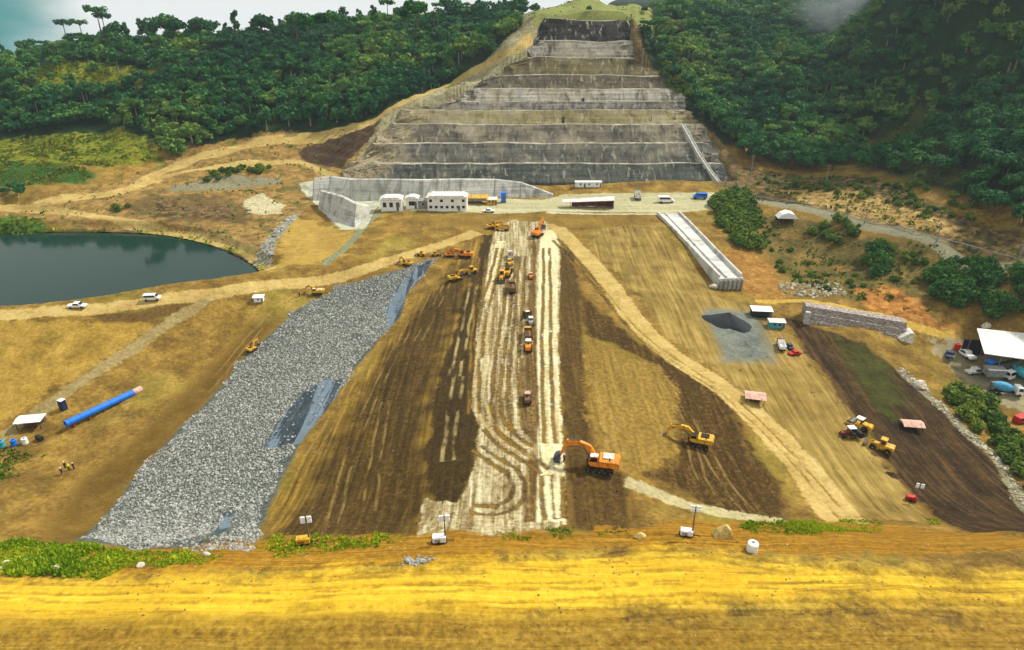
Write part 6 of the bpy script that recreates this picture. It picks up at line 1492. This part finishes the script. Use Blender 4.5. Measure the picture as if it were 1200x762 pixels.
tag(stones('rock_ramp', np.stack([x[k], y[k]], 1), .3, .8, M_STONE, 2, 16), 'strip of grey rocks on the slope right of the lake', 'rocks', kind='stuff')
# ------------------------------------------------------------------ daylight
SUN_AZ, SUN_EL = R(60), R(48)                 # azimuth from +Y towards +X
wd = bpy.data.worlds.new('World'); SC.world = wd; wd.use_nodes = True
t = wd.node_tree; t.nodes.clear()
wo = t.nodes.new('ShaderNodeOutputWorld'); bg = t.nodes.new('ShaderNodeBackground'); sky = t.nodes.new('ShaderNodeTexSky')
sky.sky_type = 'NISHITA'; sky.sun_disc = False; sky.sun_elevation = SUN_EL; sky.sun_rotation = SUN_AZ; sky.air_density = 1.2; sky.dust_density = 2.0
tc = t.nodes.new('ShaderNodeTexCoord')
sx_ = t.nodes.new('ShaderNodeSeparateXYZ'); t.links.new(tc.outputs['Generated'], sx_.inputs[0])
mz = t.nodes.new('ShaderNodeMath'); mz.operation = 'MAXIMUM'; mz.inputs[1].default_value = .04; t.links.new(sx_.outputs[2], mz.inputs[0])
cx_ = t.nodes.new('ShaderNodeCombineXYZ'); t.links.new(sx_.outputs[0], cx_.inputs[0]); t.links.new(sx_.outputs[1], cx_.inputs[1]); t.links.new(mz.outputs[0], cx_.inputs[2]); t.links.new(cx_.outputs[0], sky.inputs[0])
mp = t.nodes.new('ShaderNodeMapping'); mp.inputs[3].default_value = (1, 1, 3.0); t.links.new(tc.outputs['Generated'], mp.inputs[0])
ns = t.nodes.new('ShaderNodeTexNoise'); ns.inputs['Scale'].default_value = 2.6; ns.inputs['Detail'].default_value = 6; t.links.new(mp.outputs[0], ns.inputs[0])
dt = t.nodes.new('ShaderNodeVectorMath'); dt.operation = 'DOT_PRODUCT'; dt.inputs[1].default_value = Vector((-.66, .75, .02)).normalized(); t.links.new(tc.outputs['Generated'], dt.inputs[0])
gap = t.nodes.new('ShaderNodeMapRange'); gap.interpolation_type = 'SMOOTHSTEP'; gap.inputs[1].default_value = .955; gap.inputs[2].default_value = .999; gap.inputs[3].default_value = .55; gap.inputs[4].default_value = 0; t.links.new(dt.outputs['Value'], gap.inputs[0])
ad = t.nodes.new('ShaderNodeMath'); ad.operation = 'ADD'; t.links.new(ns.outputs[0], ad.inputs[0]); t.links.new(gap.outputs[0], ad.inputs[1])
cm = t.nodes.new('ShaderNodeMapRange'); cm.interpolation_type = 'SMOOTHSTEP'; cm.inputs[1].default_value = .45; cm.inputs[2].default_value = .85; t.links.new(ad.outputs[0], cm.inputs[0])
tint = t.nodes.new('ShaderNodeMix'); tint.data_type = 'RGBA'; tint.blend_type = 'MULTIPLY'; tint.inputs[0].default_value = 1; t.links.new(sky.outputs[0], tint.inputs[6]); tint.inputs[7].default_value = (.22, 1.25, 1.6, 1)
mx = t.nodes.new('ShaderNodeMix'); mx.data_type = 'RGBA'; t.links.new(cm.outputs[0], mx.inputs[0]); t.links.new(tint.outputs[2], mx.inputs[6]); mx.inputs[7].default_value = (11.5, 11.9, 11.8, 1)
t.links.new(mx.outputs[2], bg.inputs[0]); bg.inputs[1].default_value = .06; t.links.new(bg.outputs[0], wo.inputs[0])
sl = bpy.data.lights.new('sun', 'SUN'); so = bpy.data.objects.new('sun', sl); COL.objects.link(so)
sl.energy = 4.4; sl.angle = R(5); sl.color = (1, .965, .89)
sd = Vector((math.sin(SUN_AZ) * math.cos(SUN_EL), math.cos(SUN_AZ) * math.cos(SUN_EL), math.sin(SUN_EL)))
so.rotation_euler = sd.to_track_quat('Z', 'Y').to_euler(); so.location = (0, 0, 300)
SC.view_settings.view_transform = 'Standard'; SC.view_settings.look = 'None'; SC.view_settings.gamma = 1; SC.view_settings.use_curve_mapping = False
SC.view_settings.exposure = 0.3
SC.render.engine = 'CYCLES'

# ------------------------------------------------------------------ the hazy air over the valley
hz = MB(); hz.box((0, 250, 30), (2400, 1500, 1000))
ho = hz.build('haze', None) if False else None
hm = bpy.data.materials.new('mat_haze'); hm.use_nodes = True; ht = hm.node_tree; ht.nodes.clear()
hout = ht.nodes.new('ShaderNodeOutputMaterial'); hv = ht.nodes.new('ShaderNodeVolumePrincipled')
hv.inputs['Color'].default_value = (.72, .88, .95, 1); hv.inputs['Density'].default_value = .00011; hv.inputs['Anisotropy'].default_value = .2
ht.links.new(hv.outputs[0], hout.inputs['Volume'])
hz.build('haze', hm)['kind'] = 'stuff'

mm = bpy.data.materials.new('mat_mist'); mm.use_nodes = True; mt_ = mm.node_tree; mt_.nodes.clear()
mo = mt_.nodes.new('ShaderNodeOutputMaterial'); mv = mt_.nodes.new('ShaderNodeVolumePrincipled'); mc = mt_.nodes.new('ShaderNodeTexCoord')
mn = mt_.nodes.new('ShaderNodeTexNoise'); mn.inputs['Scale'].default_value = 2.2; mn.inputs['Detail'].default_value = 3; mt_.links.new(mc.outputs['Object'], mn.inputs[0])
mr = mt_.nodes.new('ShaderNodeMapRange'); mr.inputs[1].default_value = .35; mr.inputs[2].default_value = .7; mr.inputs[4].default_value = .035; mt_.links.new(mn.outputs[0], mr.inputs[0]); 
ml = mt_.nodes.new('ShaderNodeVectorMath'); ml.operation = 'LENGTH'; mt_.links.new(mc.outputs['Object'], ml.inputs[0])
mf = mt_.nodes.new('ShaderNodeMapRange'); mf.interpolation_type = 'SMOOTHSTEP'; mf.inputs[1].default_value = .95; mf.inputs[2].default_value = .1; mt_.links.new(ml.outputs['Value'], mf.inputs[0])
mu = mt_.nodes.new('ShaderNodeMath'); mu.operation = 'MULTIPLY'; mt_.links.new(mr.outputs[0], mu.inputs[0]); mt_.links.new(mf.outputs[0], mu.inputs[1]); mt_.links.new(mu.outputs[0], mv.inputs['Density'])
mv.inputs['Color'].default_value = (.86, .95, 1, 1); mt_.links.new(mv.outputs[0], mo.inputs['Volume'])
m_ = MB(); m_.lathe([(.1, -1), (.5, -.87), (.87, -.5), (1, 0), (.87, .5), (.5, .87), (.1, 1)], (0, 0, 0), 20)
mi = m_.build('mist', mm); p_ = at_y(985, 4, 455); mi.location = p_; mi.scale = (40, 24, 22); tag(mi, 'thin white mist drifting over the upper right ridge', 'mist', kind='stuff')
